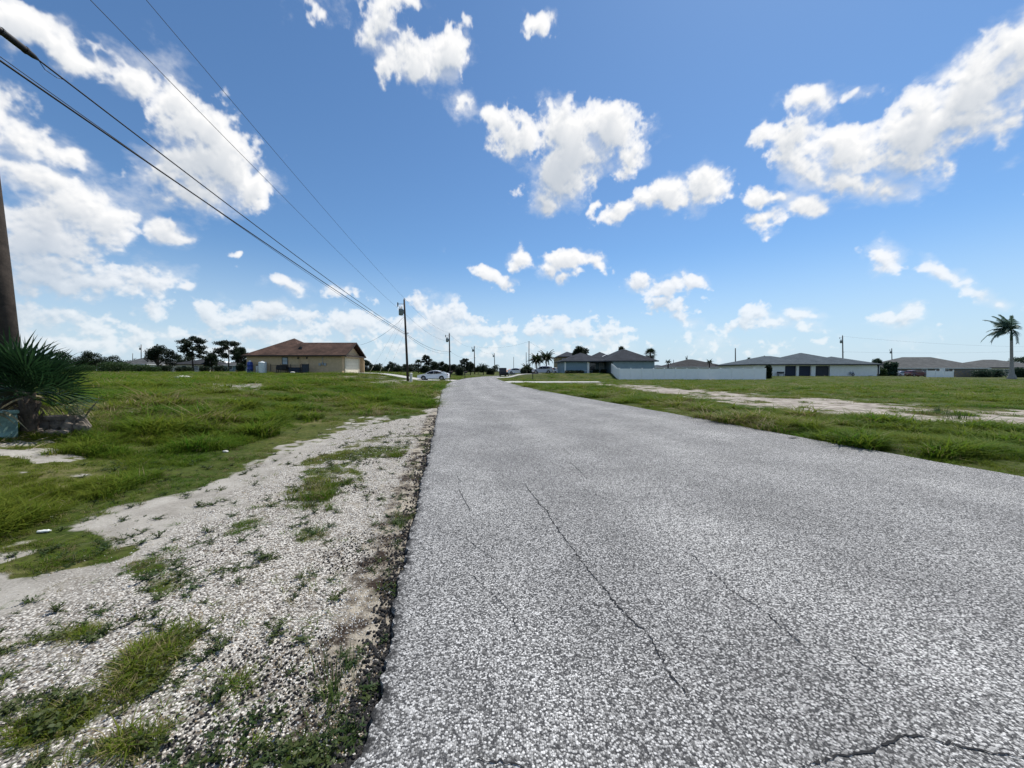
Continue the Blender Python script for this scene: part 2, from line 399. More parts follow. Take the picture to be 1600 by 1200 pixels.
# ------------------------------------------------------------------ terrain
LEFT_PX = [(553,1200),(574,1150),(590,1085),(601,1050),(612,990),(628,910),(634,870),(647,805),(664,735),(675,690),(682,650),(687,625),(690.5,610),(698,600),(709,595),(728,591),(755,588.2)]
RIGHT_PX = [(1600,745),(1440,717),(1280,688.5),(1100,655),(960,630),(845,610),(803,600.5),(786,595),(776,592),(778,589.5),(784,588)]
_l = [flat(*p) for p in LEFT_PX]; _r = [flat(*p) for p in RIGHT_PX]
LY = [-60, -8, 0] + [p.y for p in _l] + [140, 165, 185]; LX = [12.0, 1.0, -.38] + [p.x for p in _l] + [1.0, 18, 45]
RY = [-60, -8, 0] + [p.y for p in _r] + [130, 155, 175]; RX = [20.0, 9.4, 8.2] + [p.x for p in _r] + [6.0, 22, 45]
def xl(y): return np.interp(y, LY, LX)
def xr(y): return np.interp(y, RY, RX)
PADS = [  # x0, x1, y0, y1, height, falloff : raised house lots
 (-41, -23.5, 53.5, 68, 1.12, 12), (-95, -45, 70, 140, 1.15, 30), (9.5, 31, 78, 96, 1.0, 11.5), (4, 10, 84, 92, .78, 9),
 (49, 78, 79, 96, .38, 14)]
def H(x, y, rough=True):
    x = np.asarray(x, float); y = np.asarray(y, float)
    dl = xl(y) - x; dr = x - xr(y)
    A = np.interp(y, [-10, 0, 5, 12, 30, 60, 120], [.3, .35, .5, .52, .62, .8, .95]); Wd = np.interp(y, [0, 12, 40, 80], [7.5, 8.5, 11, 20])
    zl = -.055 * (1 - ss(dl, .1, 1.4)) + A * ss(dl / Wd, .3, 1.0)
    zr = -.04 * (1 - ss(dr, .05, .8)) - .03 * ss(dr, 1, 4)
    z = np.where(dl > 0, zl, np.where(dr > 0, zr, -.06))
    near = np.maximum(ss(dl, .5, 5), ss(dr, .5, 5))
    for x0, x1, y0, y1, h, fo in PADS:
        dx = np.maximum(np.maximum(x0 - x, x - x1), 0); dy = np.maximum(np.maximum(y0 - y, y - y1), 0)
        w = (1 - ss(np.hypot(dx, dy), 0, fo)) * near
        z = z * (1 - w) + h * w
    if rough:
        b = np.maximum(ss(dl, .05, 1.5), ss(dr, .05, 1.5))
        fade = 1 - ss(np.hypot(x, y), 15, 45)
        z = z + b * ((fbm(x * .9, y * .9, 3) - .5) * .10 * (.35 + .65 * ss(dl, 2, 5) + .3 * ss(dr, 1, 4)) + (fbm(x * 5, y * 5, 2) - .5) * .03) * fade
    return z
def Hs(x, y): return float(H(x, y))
def ground(px, py):                    # the ground point seen at a photo pixel
    d = ray(px, py); t = .5
    while t < 400:
        p = EYE + d * t
        if p.z <= Hs(p.x, p.y): break
        t *= 1.01
    return p
def on_ground(px, Y):
    p = at(px, 600, Y); return Vector((p.x, Y, Hs(p.x, Y)))

# where bare sand shows (ellipses in photo pixels: centre, radii, tilt, amount)
SAND = [(40,708,80,16,-5,1.3),(95,672,40,7,-4,.7),(30,692,40,6,-3,.6),(370,604,80,5,0,.95),(610,597,45,4,-3,.6),(165,624,28,4,0,.9),(562,668,60,11,-8,.7),
        (470,700,50,10,-10,.7),(205,640,28,4,0,.7),(115,632,22,4,0,.6),(560,590,50,2.5,0,.5),(250,612,60,3,0,.4),(330,655,50,4,-5,.35),(660,612,20,4,0,.5),(100,745,40,6,-5,.3),
        (940,601,60,3,4,.5),(1180,652,40,6,8,.35),(1060,640,40,4,8,.25),(1240,665,30,4,5,.3)]
TURF = [(570,706,85,22,-14,1.0),(505,755,62,32,-28,1.0),(625,690,35,10,-8,.9),(90,868,120,27,-9,1.05),(250,905,52,28,-12,.85),(385,825,42,13,-8,.7),(480,832,44,18,-8,.8),
        (150,990,48,20,-15,.7),(50,1130,120,34,-16,1.0),(190,1075,80,26,-20,.8),(205,1040,48,24,-25,.75),(290,1010,52,26,-15,.75),(500,1182,70,34,-5,.85),(420,1185,75,28,0,.75),(622,818,22,16,0,.9),
        (650,740,12,22,0,.6),(340,1080,40,26,0,.5),(290,855,50,10,-10,.6),(640,870,10,30,0,.4),(30,1010,40,12,-10,.5),(395,880,30,14,-10,.5),(420,800,80,12,-14,.4),(120,1185,120,26,-10,.9),(665,690,10,18,0,.6)]
def ell(px, py, E, w1=0, w2=0):
    s = np.zeros_like(px)
    for cx, cy, rx, ry, rot, a in E:
        t = R(rot); u = ((px - cx) * math.cos(t) + (py - cy) * math.sin(t)) / rx + w1; v = (-(px - cx) * math.sin(t) + (py - cy) * math.cos(t)) / ry + w2
        s = np.maximum(s, a * (1 - ss(np.hypot(u, v), .55, 1.25)))
    return s
def sandness(x, y, turf=1.1):
    x = np.asarray(x, float); y = np.asarray(y, float)
    z = H(x, y, False); px, py = pix(x, y, z)
    dl = xl(y) - x; dr = x - xr(y)
    wv = np.interp(y, [-5, 0, 3, 8, 11, 13.5, 18, 40], [3.6, 3.5, 3.0, 2.15, 1.05, .4, .2, .1])
    n = fbm(x * 1.3, y * 1.3, 4) - .5
    w1 = (fbm(x * 2.6 + 11, y * 2.6, 4, .6) - .5) * 2.6; w2 = (fbm(x * 2.6 + 71, y * 2.6 + 9, 4, .6) - .5) * 2.6
    s = np.where(dl > 0, 1.15 * (1 - ss(dl + n * 1.5, wv * .82, wv * 1.15)), 0)
    vis = (y > 1.0)
    s = np.where((dl > 0) & vis, np.maximum(s, ell(px, py, SAND, w1, w2)), s)
    s = np.where((dl > 0) & vis, s - turf * ell(px, py, TURF, w1, w2), s)
    # bare strip along the far verge on the right
    cy = np.interp(px, [940, 980, 1100, 1250, 1400, 1600, 1900], [600, 604, 617, 633, 644, 656, 672]); th = np.interp(px, [940, 980, 1100, 1250, 1400, 1600, 1900], [2, 4, 7, 11, 13, 14, 17])
    band = (1.0 - ss(np.abs(py - cy) / th + w1 * .45, .35, 1.5)) * ss(px, 950, 990)
    nb = fbm(x * .55 + 5, y * .55 + 2, 4, .6)
    s = np.where((dr > 0) & vis, np.maximum(band * (.46 + 1.0 * ss(nb, .40, .62)), ell(px, py, SAND, w1, w2)), s)
    return np.clip(s + n * .9 + (fbm(x * 5.5 + 3, y * 5.5 + 8, 3, .6) - .5) * .75 * (np.abs(s - .5) < .49), 0, 1)

# ------------------------------------------------------------------ ground sheet
def axis(fine0, fine1, step, lo, hi, grow=1.07):
    a = list(np.arange(fine0, fine1, step)); s = step; x = fine1
    while x < hi: a.append(x); s *= grow; x += s
    a.append(hi); s = step; x = fine0 - step
    while x > lo: a.insert(0, x); s *= grow; x -= s
    a.insert(0, lo); return np.array(a)
def ground_material():
    m, nt, b = new_mat('ground_soil_sand'); L = nt.links.new
    geo = nt.nodes.new('ShaderNodeNewGeometry'); P = geo.outputs['Position']
    def noise(sc, det=6, rough=.6, dist=0):
        n = N(nt, 'ShaderNodeTexNoise', i_Scale=sc, i_Detail=det, i_Roughness=rough, i_Distortion=dist); L(P, n.inputs['Vector']); return n.outputs['Fac']
    def attr(nm):
        a = nt.nodes.new('ShaderNodeAttribute'); a.attribute_name = nm; return a.outputs['Fac']
    sand, grav, crumb = attr('sand'), attr('gravel'), attr('crumb')
    nz = math_n(nt, 'MULTIPLY', math_n(nt, 'SUBTRACT', noise(4, 9, .7), .5), .75)
    sm = maprange(nt, math_n(nt, 'ADD', sand, nz), .36, .6)
    sc = mixc(nt, maprange(nt, noise(2.2, 8, .65), .3, .7), (.27, .25, .22), (.44, .418, .375))
    sc = mixc(nt, maprange(nt, noise(60, 3, .7), .25, .75), mixc(nt, 1.0, sc, (.72, .71, .69), 'MULTIPLY'), sc)
    sc = mixc(nt, attr('dull'), sc, mixc(nt, maprange(nt, noise(1.4, 8, .7), .35, .65), (.18, .155, .13), (.42, .38, .33)))
    # loose chippings
    v = N(nt, 'ShaderNodeTexVoronoi', i_Scale=88.0); L(P, v.inputs['Vector'])
    sx = nt.nodes.new('ShaderNodeSeparateColor'); L(v.outputs['Color'], sx.inputs[0])
    r = nt.nodes.new('ShaderNodeValToRGB'); L(sx.outputs[0], r.inputs[0]); r.color_ramp.interpolation = 'CONSTANT'
    els = r.color_ramp.elements; els[0].position = 0; els[0].color = (.025, .025, .027, 1); els[1].position = .16; els[1].color = (.48, .475, .46, 1)
    for p, c in ((.5, (.72, .71, .69, 1)), (.74, (.33, .31, .29, 1)), (.88, (.16, .13, .10, 1))):
        e = els.new(p); e.color = c
    gc = mixc(nt, maprange(nt, v.outputs['Distance'], .35, .75), mixc(nt, 1.0, r.outputs[0], (1.0, .965, .90), 'MULTIPLY'), (.17, .155, .135))
    gm = maprange(nt, math_n(nt, 'ADD', grav, math_n(nt, 'MULTIPLY', math_n(nt, 'SUBTRACT', noise(3.1, 6), .5), 1.3)), .3, .75)
    cc = mixc(nt, gm, sc, gc)
    # reddish brown soil and marl by the broken edge
    soil = mixc(nt, maprange(nt, noise(3.2, 9, .75), .42, .60), (.034, .024, .018), (.37, .33, .265))
    cm = maprange(nt, math_n(nt, 'ADD', crumb, math_n(nt, 'MULTIPLY', math_n(nt, 'SUBTRACT', noise(5.5, 7, .7), .5), 1.5)), .4, .7)
    cc = mixc(nt, cm, cc, soil)
    turf = mixc(nt, maprange(nt, noise(.35, 5), .35, .65), (.042, .075, .010), (.105, .118, .026))
    turf = mixc(nt, maprange(nt, noise(14, 8, .75), .35, .7), mixc(nt, 1.0, turf, (.45, .45, .45), 'MULTIPLY'), turf)
    straw = maprange(nt, noise(.8, 7, .7), .50, .70)
    turf = mixc(nt, math_n(nt, 'MULTIPLY', straw, .6), turf, (.20, .17, .085))
    L(mixc(nt, sm, turf, cc), b.inputs['Base Color'])
    b.inputs['Roughness'].default_value = .95; b.inputs['Specular IOR Level'].default_value = .12
    hgt = math_n(nt, 'ADD', math_n(nt, 'MULTIPLY', noise(45, 6, .7), .5), math_n(nt, 'MULTIPLY', math_n(nt, 'SUBTRACT', .8, v.outputs['Distance']), math_n(nt, 'MULTIPLY', gm, .55)))
    bn = N(nt, 'ShaderNodeBump', i_Strength=.8, i_Distance=.014); L(hgt, bn.inputs['Height']); L(bn.outputs[0], b.inputs['Normal'])
    return m
def build_ground():
    xs = np.unique(np.concatenate([axis(-7.5, -.2, .06, -4000, 7.0, 1.06), axis(6.6, 20, .16, 6.4, 4000, 1.07)]))
    ys = axis(1.2, 9.5, .06, -400, 5000, 1.045)
    X, Y = np.meshgrid(xs, ys); Z = H(X, Y)
    nx, ny = len(xs), len(ys)
    i = np.arange(nx * ny).reshape(ny, nx)
    q = np.stack([i[:-1, :-1], i[:-1, 1:], i[1:, 1:], i[1:, :-1]], -1).reshape(-1, 4)
    me = bpy.data.meshes.new('ground'); me.vertices.add(nx * ny); me.vertices.foreach_set('co', np.stack([X, Y, Z], -1).astype('f').ravel())
    me.loops.add(q.size); me.loops.foreach_set('vertex_index', q.astype('i').ravel())
    me.polygons.add(len(q)); me.polygons.foreach_set('loop_start', np.arange(0, q.size, 4, dtype='i'))
    me.update(calc_edges=True); me.polygons.foreach_set('use_smooth', [True] * len(q))
    dl = xl(Y) - X
    S = sandness(X, Y, .80); S = np.where((np.hypot(X, Y) > 130), 0, S)
    G = np.where(dl > 0, (1 - ss(dl, .8, 3.4)) * (1 - ss(Y, 9, 15)), 0)
    Dl = np.where(xr(Y) < X, 1.0, 0.0)
    Cn = np.where(dl > 0, (1 - ss(dl, .08, .42)) * (1 - ss(Y, 9, 16)) * .85 + .40 * (1 - ss(dl, .5, 1.9)), np.where(xr(Y) > X, .5, 1 - ss(X - xr(Y), .0, .35)))
    for nm, A in (('sand', S), ('gravel', G), ('crumb', Cn), ('dull', Dl)):
        a = me.attributes.new(nm, 'FLOAT', 'POINT'); a.data.foreach_set('value', A.astype('f').ravel())
    me.materials.append(ground_material())
    o = bpy.data.objects.new('ground', me); COL.objects.link(o); o['kind'] = 'structure'
build_ground()

# ------------------------------------------------------------------ road
def road_material():
    m, nt, b = new_mat('chip_seal'); L = nt.links.new
    geo = nt.nodes.new('ShaderNodeNewGeometry'); P = geo.outputs['Position']
    v = N(nt, 'ShaderNodeTexVoronoi', i_Scale=118.0); L(P, v.inputs['Vector'])
    sx = nt.nodes.new('ShaderNodeSeparateColor'); L(v.outputs['Color'], sx.inputs[0])
    r = nt.nodes.new('ShaderNodeValToRGB'); L(sx.outputs[0], r.inputs[0])
    els = r.color_ramp.elements; els[0].position = 0; els[0].color = (.06, .06, .064, 1); els[1].position = 1; els[1].color = (.74, .73, .71, 1)
    for p, c in ((.2, .09), (.42, .22), (.66, .40), (.88, .58)):
        e = els.new(p); e.color = (c, c * .985, c * .955, 1)
    edge = maprange(nt, v.outputs['Distance'], .45, .95)
    c = mixc(nt, edge, r.outputs[0], (.035, .035, .037))
    n = N(nt, 'ShaderNodeTexNoise', i_Scale=.9, i_Detail=7.0, i_Roughness=.65); L(P, n.inputs['Vector'])
    c = mixc(nt, maprange(nt, n.outputs['Fac'], .3, .7), mixc(nt, 1.0, c, (.74, .74, .74), 'MULTIPLY'), c)
    st = N(nt, 'ShaderNodeTexNoise', i_Scale=.22, i_Detail=5.0, i_Roughness=.6, i_Distortion=.6); L(P, st.inputs['Vector'])
    c = mixc(nt, maprange(nt, st.outputs['Fac'], .46, .66), c, mixc(nt, 1.0, c, (.87, .87, .88), 'MULTIPLY'))
    sp = N(nt, 'ShaderNodeTexNoise', i_Scale=5.0, i_Detail=3.0); L(P, sp.inputs['Vector'])
    c = mixc(nt, maprange(nt, sp.outputs['Fac'], .62, .74, 0, .35), c, (.09, .088, .085))
    # tyre-polished lanes and lightly stained centre
    a = nt.nodes.new('ShaderNodeAttribute'); a.attribute_name = 'across'
    w = math_n(nt, 'SINE', math_n(nt, 'MULTIPLY', a.outputs['Fac'], 25.1))
    wn = N(nt, 'ShaderNodeTexNoise', i_Scale=.35, i_Detail=4.0); L(P, wn.inputs['Vector'])
    wf = math_n(nt, 'MULTIPLY', maprange(nt, w, -.6, 1.0), maprange(nt, wn.outputs['Fac'], .3, .7))
    c = mixc(nt, wf, c, mixc(nt, 1.0, c, (1.26, 1.26, 1.25), 'MULTIPLY'))
    en = N(nt, 'ShaderNodeTexNoise', i_Scale=16.0, i_Detail=5.0); L(P, en.inputs['Vector'])
    c = mixc(nt, math_n(nt, 'MULTIPLY', maprange(nt, a.outputs['Fac'], 0.0, .010, 1, 0), maprange(nt, en.outputs['Fac'], .4, .6)), c, (.02, .02, .02))
    L(c, b.inputs['Base Color']); b.inputs['Roughness'].default_value = .8; b.inputs['Specular IOR Level'].default_value = .25
    hh = math_n(nt, 'ADD', math_n(nt, 'SUBTRACT', 1.0, v.outputs['Distance']), math_n(nt, 'MULTIPLY', sx.outputs[1], .8))
    bn = N(nt, 'ShaderNodeBump', i_Strength=.75, i_Distance=.006); L(hh, bn.inputs['Height']); L(bn.outputs[0], b.inputs['Normal'])
    return m
def build_road():
    ys = np.concatenate([np.arange(-14, 1, .5), np.arange(1, 9, .018), np.arange(9, 30, .25), np.arange(30, 185, 1.0)])
    l = xl(ys) + (fbm(ys * 1.9, ys * 0 + 3.1, 2) - .5) * .07 + (fbm(ys * 11, ys * 0 + 9.7, 3, .7) - .5) * .085 * np.where(ys < 9, 1, .5)
    r = xr(ys) + (fbm(ys * 1.7, ys * 0 + 31, 3) - .5) * .10
    K = 16; verts = []; ac = []; faces = []
    for j, y in enumerate(ys):
        verts.append((l[j] - .015, y, -.085)); ac.append(0)
        for k in range(K + 1):
            t = k / K; sag = -.006 if k == 0 else 0
            verts.append((l[j] + (r[j] - l[j]) * t, y, sag)); ac.append(t)
        verts.append((r[j] + .015, y, -.085)); ac.append(1)
    n = K + 3
    for j in range(len(ys) - 1):
        for k in range(n - 1):
            a = j * n + k; faces.append((a, a + 1, a + n + 1, a + n))
    me = bpy.data.meshes.new('road'); me.from_pydata(verts, [], faces); me.update()
    at_ = me.attributes.new('across', 'FLOAT', 'POINT'); at_.data.foreach_set('value', np.array(ac, 'f'))
    me.materials.append(road_material())
    o = bpy.data.objects.new('road', me); COL.objects.link(o); o['kind'] = 'structure'; return o
road = build_road()
M['crack'] = mat('crack_bitumen', (.012, .012, .013), .9, .3, 30)
CRACKS = [([(820,757),(828,768),(838,780),(843,788),(855,798),(858,808),(870,825),(885,845),(895,858),(915,885),(935,910),(946,922),(960,940),(968,950),(990,972),(1012,992),(1020,1003),(1030,1025),(1045,1050),(1065,1075),(1085,1100)], .0042),
 ([(1068,862),(1085,870),(1100,885),(1125,905),(1140,922),(1160,935),(1195,955),(1225,985),(1265,1015)], .0032),
 ([(725,890),(750,910),(765,925),(790,948),(800,965),(815,1000)], .0022), ([(700,828),(725,838),(745,855),(770,872),(780,880)], .0022),
 ([(735,1183),(760,1189),(790,1191),(830,1203)], .0038), ([(1250,1203),(1270,1192),(1300,1186),(1360,1172),(1400,1158),(1410,1149),(1440,1152),(1480,1162),(1530,1175),(1580,1180),(1610,1188)], .0042),
 ([(714,742),(717,750),(725,755)], .004), ([(890,722),(905,735),(918,750)], .004), ([(1310,1010),(1340,1030),(1380,1062)], .004), ([(880,700),(892,712)], .004), ([(716,763),(726,782),(735,800)], .004)]
def build_cracks():
    rnd = random.Random(4)
    for pts, w in CRACKS:
        P = [flat(*p) for p in pts]; Q = []
        for a, b_ in zip(P[:-1], P[1:]):
            k = max(2, int((b_ - a).length / .016))
            for i in range(k):
                q = a.lerp(b_, i / k); Q.append(q + Vector((rnd.gauss(0, .0045), rnd.gauss(0, .0045), 0)))
        Q.append(P[-1]); mb = MB(); n = len(Q)
        for i, q in enumerate(Q):
            d = (Q[min(i + 1, n - 1)] - Q[max(i - 1, 0)]).normalized(); s_ = Vector((-d.y, d.x, 0))
            ww = w * rnd.uniform(.12, 1.5) * min(1, .25 + i / 5, .25 + (n - 1 - i) / 5)
            mb.v += [tuple(q + s_ * ww + Vector((0, 0, .004))), tuple(q - s_ * ww + Vector((0, 0, .004)))]
        for i in range(n - 1): mb.f.append((2 * i, 2 * i + 1, 2 * i + 3, 2 * i + 2))
        mb.build('crack', 'crack', road)
build_cracks()

def drape(name, quad, nu, nv, dz, material):
    a, b_, c, d = [Vector(p) for p in quad]; mb = MB()     # a-b near edge, d-c far edge
    for j in range(nv + 1):
        for i in range(nu + 1):
            p = a.lerp(b_, i / nu).lerp(d.lerp(c, i / nu), j / nv); mb.v.append((p.x, p.y, Hs(p.x, p.y) + dz))
    for j in range(nv):
        for i in range(nu):
            k = j * (nu + 1) + i; mb.f.append((k, k + 1, k + nu + 2, k + nu + 1))
    o = mb.build(name, material); o['kind'] = 'structure'
    md = o.modifiers.new('slab', 'SOLIDIFY'); md.thickness = .12; md.offset = -1
    return o
# concrete drives: the tan house's, the one across the road and the blue house's
drape('driveway', [(-24.2, 56.0, 0), (float(xl(55.2)) + .3, 55.2, 0), (float(xl(61.5)) + .3, 61.5, 0), (-24.2, 60.6, 0)], 40, 6, .05, 'concrete')
drape('driveway', [(float(xr(46)) - .2, 46, 0), (11.2, 48.2, 0), (11.6, 52.0, 0), (float(xr(53)) - .3, 53, 0)], 30, 5, .05, 'concrete')
drape('driveway', [(float(xr(78)) - .2, 77.5, 0), (5.5, 84.2, 0), (7.2, 92, 0), (float(xr(88)) - .2, 87, 0)], 20, 8, .05, 'concrete')

# ------------------------------------------------------------------ scattered ground cover
def scatter(name, pts, rot, scl, idx, sources, label, cat):
    me = bpy.data.meshes.new(name); me.vertices.add(len(pts)); me.vertices.foreach_set('co', np.asarray(pts, 'f').ravel())
    for nm, ty, arr, key in (('rot', 'FLOAT_VECTOR', rot, 'vector'), ('scl', 'FLOAT_VECTOR', scl, 'vector'), ('idx', 'INT', idx, 'value')):
        a = me.attributes.new(nm, ty, 'POINT'); a.data.foreach_set(key, np.asarray(arr, 'i' if ty == 'INT' else 'f').ravel())
    o = bpy.data.objects.new(name, me); COL.objects.link(o)
    src = bpy.data.collections.new(name + '_source')
    for s in sources: src.objects.link(s)
    g = bpy.data.node_groups.new(name + '_scatter', 'GeometryNodeTree')
    g.interface.new_socket('Geometry', in_out='INPUT', socket_type='NodeSocketGeometry'); g.interface.new_socket('Geometry', in_out='OUTPUT', socket_type='NodeSocketGeometry')
    gi = g.nodes.new('NodeGroupInput'); go = g.nodes.new('NodeGroupOutput')
    ci = g.nodes.new('GeometryNodeCollectionInfo'); ci.inputs['Collection'].default_value = src
    ci.inputs['Separate Children'].default_value = True; ci.inputs['Reset Children'].default_value = True
    ip = g.nodes.new('GeometryNodeInstanceOnPoints'); ip.inputs['Pick Instance'].default_value = True
    g.links.new(gi.outputs[0], ip.inputs['Points']); g.links.new(ci.outputs[0], ip.inputs['Instance'])
    for nm, dt, sock in (('rot', 'FLOAT_VECTOR', 'Rotation'), ('scl', 'FLOAT_VECTOR', 'Scale'), ('idx', 'INT', 'Instance Index')):
        na = g.nodes.new('GeometryNodeInputNamedAttribute'); na.data_type = dt; na.inputs['Name'].default_value = nm
        g.links.new(na.outputs['Attribute'], ip.inputs[sock])
    g.links.new(ip.outputs[0], go.inputs[0])
    md = o.modifiers.new('scatter', 'NODES'); md.node_group = g
    tag(o, label, cat, kind='stuff'); return o
def tuft_src(name, nb, spread, lean, w, material, seed, curl=.5):
    rnd = random.Random(seed); mb = MB()
    for _ in range(nb):
        a = rnd.uniform(0, 2 * math.pi); r = spread * math.sqrt(rnd.random()); h = rnd.uniform(.45, 1.0)
        b0 = Vector((r * math.cos(a), r * math.sin(a), -.04)); da = a + rnd.gauss(0, .8)
        ln = abs(rnd.gauss(lean, lean * .5)); d = Vector((math.cos(da), math.sin(da), 0)); sd_ = Vector((-d.y, d.x, 0)) * w * rnd.uniform(.6, 1.2)
        p1 = b0 + d * ln * .3 * h + Vector((0, 0, h * .55)); p2 = b0 + d * ln * h * (1 + curl * rnd.random()) + Vector((0, 0, h * rnd.uniform(.75, 1)))
        n = len(mb.v); mb.v += [tuple(b0 - sd_), tuple(b0 + sd_), tuple(p1 + sd_ * .8), tuple(p1 - sd_ * .8), tuple(p2)]
        mb.f += [(n, n + 1, n + 2, n + 3), (n + 3, n + 2, n + 4)]
    me = mb.mesh(name); me.materials.append(M[material]); return bpy.data.objects.new(name, me)
def sprig_src(name, seed, material='weed'):
    rnd = random.Random(seed); mb = MB()
    for _ in range(9):
        a = rnd.uniform(0, 6.28); el_ = rnd.uniform(.15, 1.2); d = Vector((math.cos(a) * math.cos(el_), math.sin(a) * math.cos(el_), math.sin(el_))); L_ = rnd.uniform(.5, 1)
        q = [d * L_ * t + Vector((0, 0, -.25 * t * t * L_ * math.cos(el_))) for t in (0, .5, 1)]
        mb.tube(q, [.018, .014, .006], 4, False)
        for k in range(9):
            t = .2 + .8 * k / 8; p = d * L_ * t + Vector((0, 0, -.25 * t * t * L_ * math.cos(el_)))
            b_ = rnd.uniform(0, 6.28); e = Vector((math.cos(b_), math.sin(b_), rnd.uniform(-.2, .9))).normalized(); s_ = e.cross(d)
            if s_.length < .1: continue
            s_ = s_.normalized() * .045; l = rnd.uniform(.13, .24)
            mb.face([p, p + e * l * .5 + s_, p + e * l, p + e * l * .5 - s_])
    me = mb.mesh(name); me.materials.append(M[material]); return bpy.data.objects.new(name, me)
def build_cover():
    rng = np.random.default_rng(11)
    def sample(n, r0, r1, az0=-60, az1=60):
        r = np.exp(rng.uniform(math.log(r0), math.log(r1), n)); a = np.radians(rng.uniform(az0, az1, n))
        return r * np.sin(a), r * np.cos(a), r
    def emit(x, y, keep): return x[keep], y[keep]
    def ok_area(x, y):
        bad = np.zeros_like(x, bool)
        for x0, x1, y0, y1 in ((-42, -23.6, 55.4, 69), (-24.5, -8, 55, 61.8), (-5, 11.8, 45.8, 53.2), (-4, 7.5, 77, 92), (10, 30, 78.5, 95), (49, 77, 79.8, 95)):
            bad |= (x > x0) & (x < x1) & (y > y0) & (y < y1)
        return ~bad
    # living turf
    x, y, r = sample(400000, 1.6, 110)
    dl = xl(y) - x; dr = x - xr(y); off = (dl > .03) | (dr > .06)
    s = sandness(x, y); clump = fbm(x * 2.1 + 40, y * 2.1, 3)
    dens = np.clip(1.25 - 1.75 * s, .02, 1) * np.where(clump > .42, 1, .35)
    dens = np.where(dl > 0, dens * np.where(dl < .35, .30, 1), dens)
    pxx, pyy = pix(x, y, H(x, y, False)); isl = (dl > 0) & (dl < 3.4) & (y < 13)
    dens = np.where(isl, dens * (.14 + .72 * ss(fbm(x * 6.5, y * 6.5 + 4, 3, .6), .46, .64)), dens)
    k = off & ok_area(x, y) & (rng.random(len(x)) < dens); x, y, r, s, dl, dr = x[k], y[k], r[k], s[k], dl[k], dr[k]
    n = len(x); lush = ss(fbm(x * .28 + 3, y * .28 + 8, 3), .40, .62); fade = ss(r, 8, 30)
    mow = np.where(dr > 0, .62, 1.0) * np.where((dl > 0) & (dl < 3.4) & (y < 12), .27, 1.0) * np.where((dr > 0) & (dr < 4.5), 1.5, 1)
    mow = mow * np.where(y > 35, .5, np.where(y > 13, .72, 1))
    tall = ss(fbm(x * 1.1 + 33, y * 1.1 + 5, 3), .48, .66); hh = rng.uniform(.05, .13, n) * (.5 + .8 * lush + 1.5 * tall) * mow * (1 - .55 * np.clip(s, 0, 1)) * (.5 + .85 * ss(fbm(x * 2.1 + 40, y * 2.1, 3), .36, .60))
    wd = np.maximum(hh * 1.15, .06) * np.clip(r / 9, 1, 4.0)
    hh = hh * np.clip(r / 25, 1, 1.6)
    rot = np.stack([rng.normal(0, .12, n), rng.normal(0, .12, n), rng.uniform(0, 6.28, n)], -1)
    src = [tuft_src('turf_source', 13, .42, .45, .030, 'grass', 1), tuft_src('turf_source', 13, .45, .7, .028, 'grass', 2), tuft_src('turf_source', 11, .35, .9, .034, 'grass', 3, .9), tuft_src('turf_source', 10, .4, .6, .026, 'grass_dry', 4)]
    dry = rng.random(n) < np.where((s > .25) | isl[k], .36, .05) + .55 * ss(fbm(x * .5 + 90, y * .5 + 14, 4, .6), .52, .70)
    idx = np.where(dry, 3, rng.integers(0, 3, n))
    scatter('grass', np.stack([x, y, H(x, y)], -1), rot, np.stack([wd, wd, hh], -1), idx, src, 'patchy green and straw coloured grass on both sides of the road', 'grass')
    # broad-leaved weeds creeping over the gravel
    x, y, r = sample(9000, 1.5, 16, -60, 0)
    dl = xl(y) - x; s = sandness(x, y); pxx, pyy = pix(x, y, H(x, y, False)); tf = ell(pxx, pyy, TURF)
    k = (dl > .02) & (dl < 4.5) & (rng.random(len(x)) < .06 + .34 * tf + .07 * (dl < .22) + .10 * ss(dl, 1.8, 3.2)); x, y = x[k], y[k]; n = len(x)
    sc = rng.uniform(.03, .13, n); src = [sprig_src('weed_source', 5 + i) for i in range(4)]
    scatter('weeds', np.stack([x, y, H(x, y)], -1), np.stack([rng.normal(0, .1, n), rng.normal(0, .1, n), rng.uniform(0, 6.28, n)], -1), np.stack([sc, sc, sc * rng.uniform(.4, .9, n)], -1), rng.integers(0, 4, n), src, 'small leafy weeds straggling over the gravel verge', 'weeds')
    # chippings and asphalt crumbs
    def stone_src(nm, seed, colr):
        mb = MB().rock((0, 0, 0), (1, 1, .7), seed, 1, .3); me = mb.mesh(nm); me.materials.append(colr); return bpy.data.objects.new(nm, me)
    mw = [mat('chip_white', (.70, .68, .64), .9, .2, 5), mat('chip_grey', (.40, .37, .32), .9, .2, 5), mat('chip_tan', (.42, .32, .20), .9, .25, 5)]
    x, y, r = sample(60000, 1.4, 11, -58, -4); dl = xl(y) - x; s = sandness(x, y)
    k = (dl > .03) & (dl < 2.9) & (rng.random(len(x)) < (1 - ss(dl, .9, 2.8)) * (.25 + .75 * ss(fbm(x * 3, y * 3, 3), .38, .6)) * .8); x, y, r = x[k], y[k], r[k]; n = len(x)
    sc = rng.uniform(.005, .012, n) * np.clip(r / 4, 1, 1.7)
    scatter('gravel', np.stack([x, y, H(x, y) + sc * .15], -1), rng.uniform(0, 6.28, (n, 3)), np.stack([sc] * 3, -1), rng.choice([0, 0, 0, 1, 1, 2], n), [stone_src('chip_source', 21 + i, mw[i]) for i in range(3)], 'loose white and grey stone chippings beside the road', 'gravel')
    md_ = [mat('crumb_black', (.014, .014, .015), .85, .3, 5), mat('crumb_dark', (.035, .032, .03), .9, .3, 5)]
    x, y, r = sample(60000, 1.4, 13, -50, -4); dl = xl(y) - x
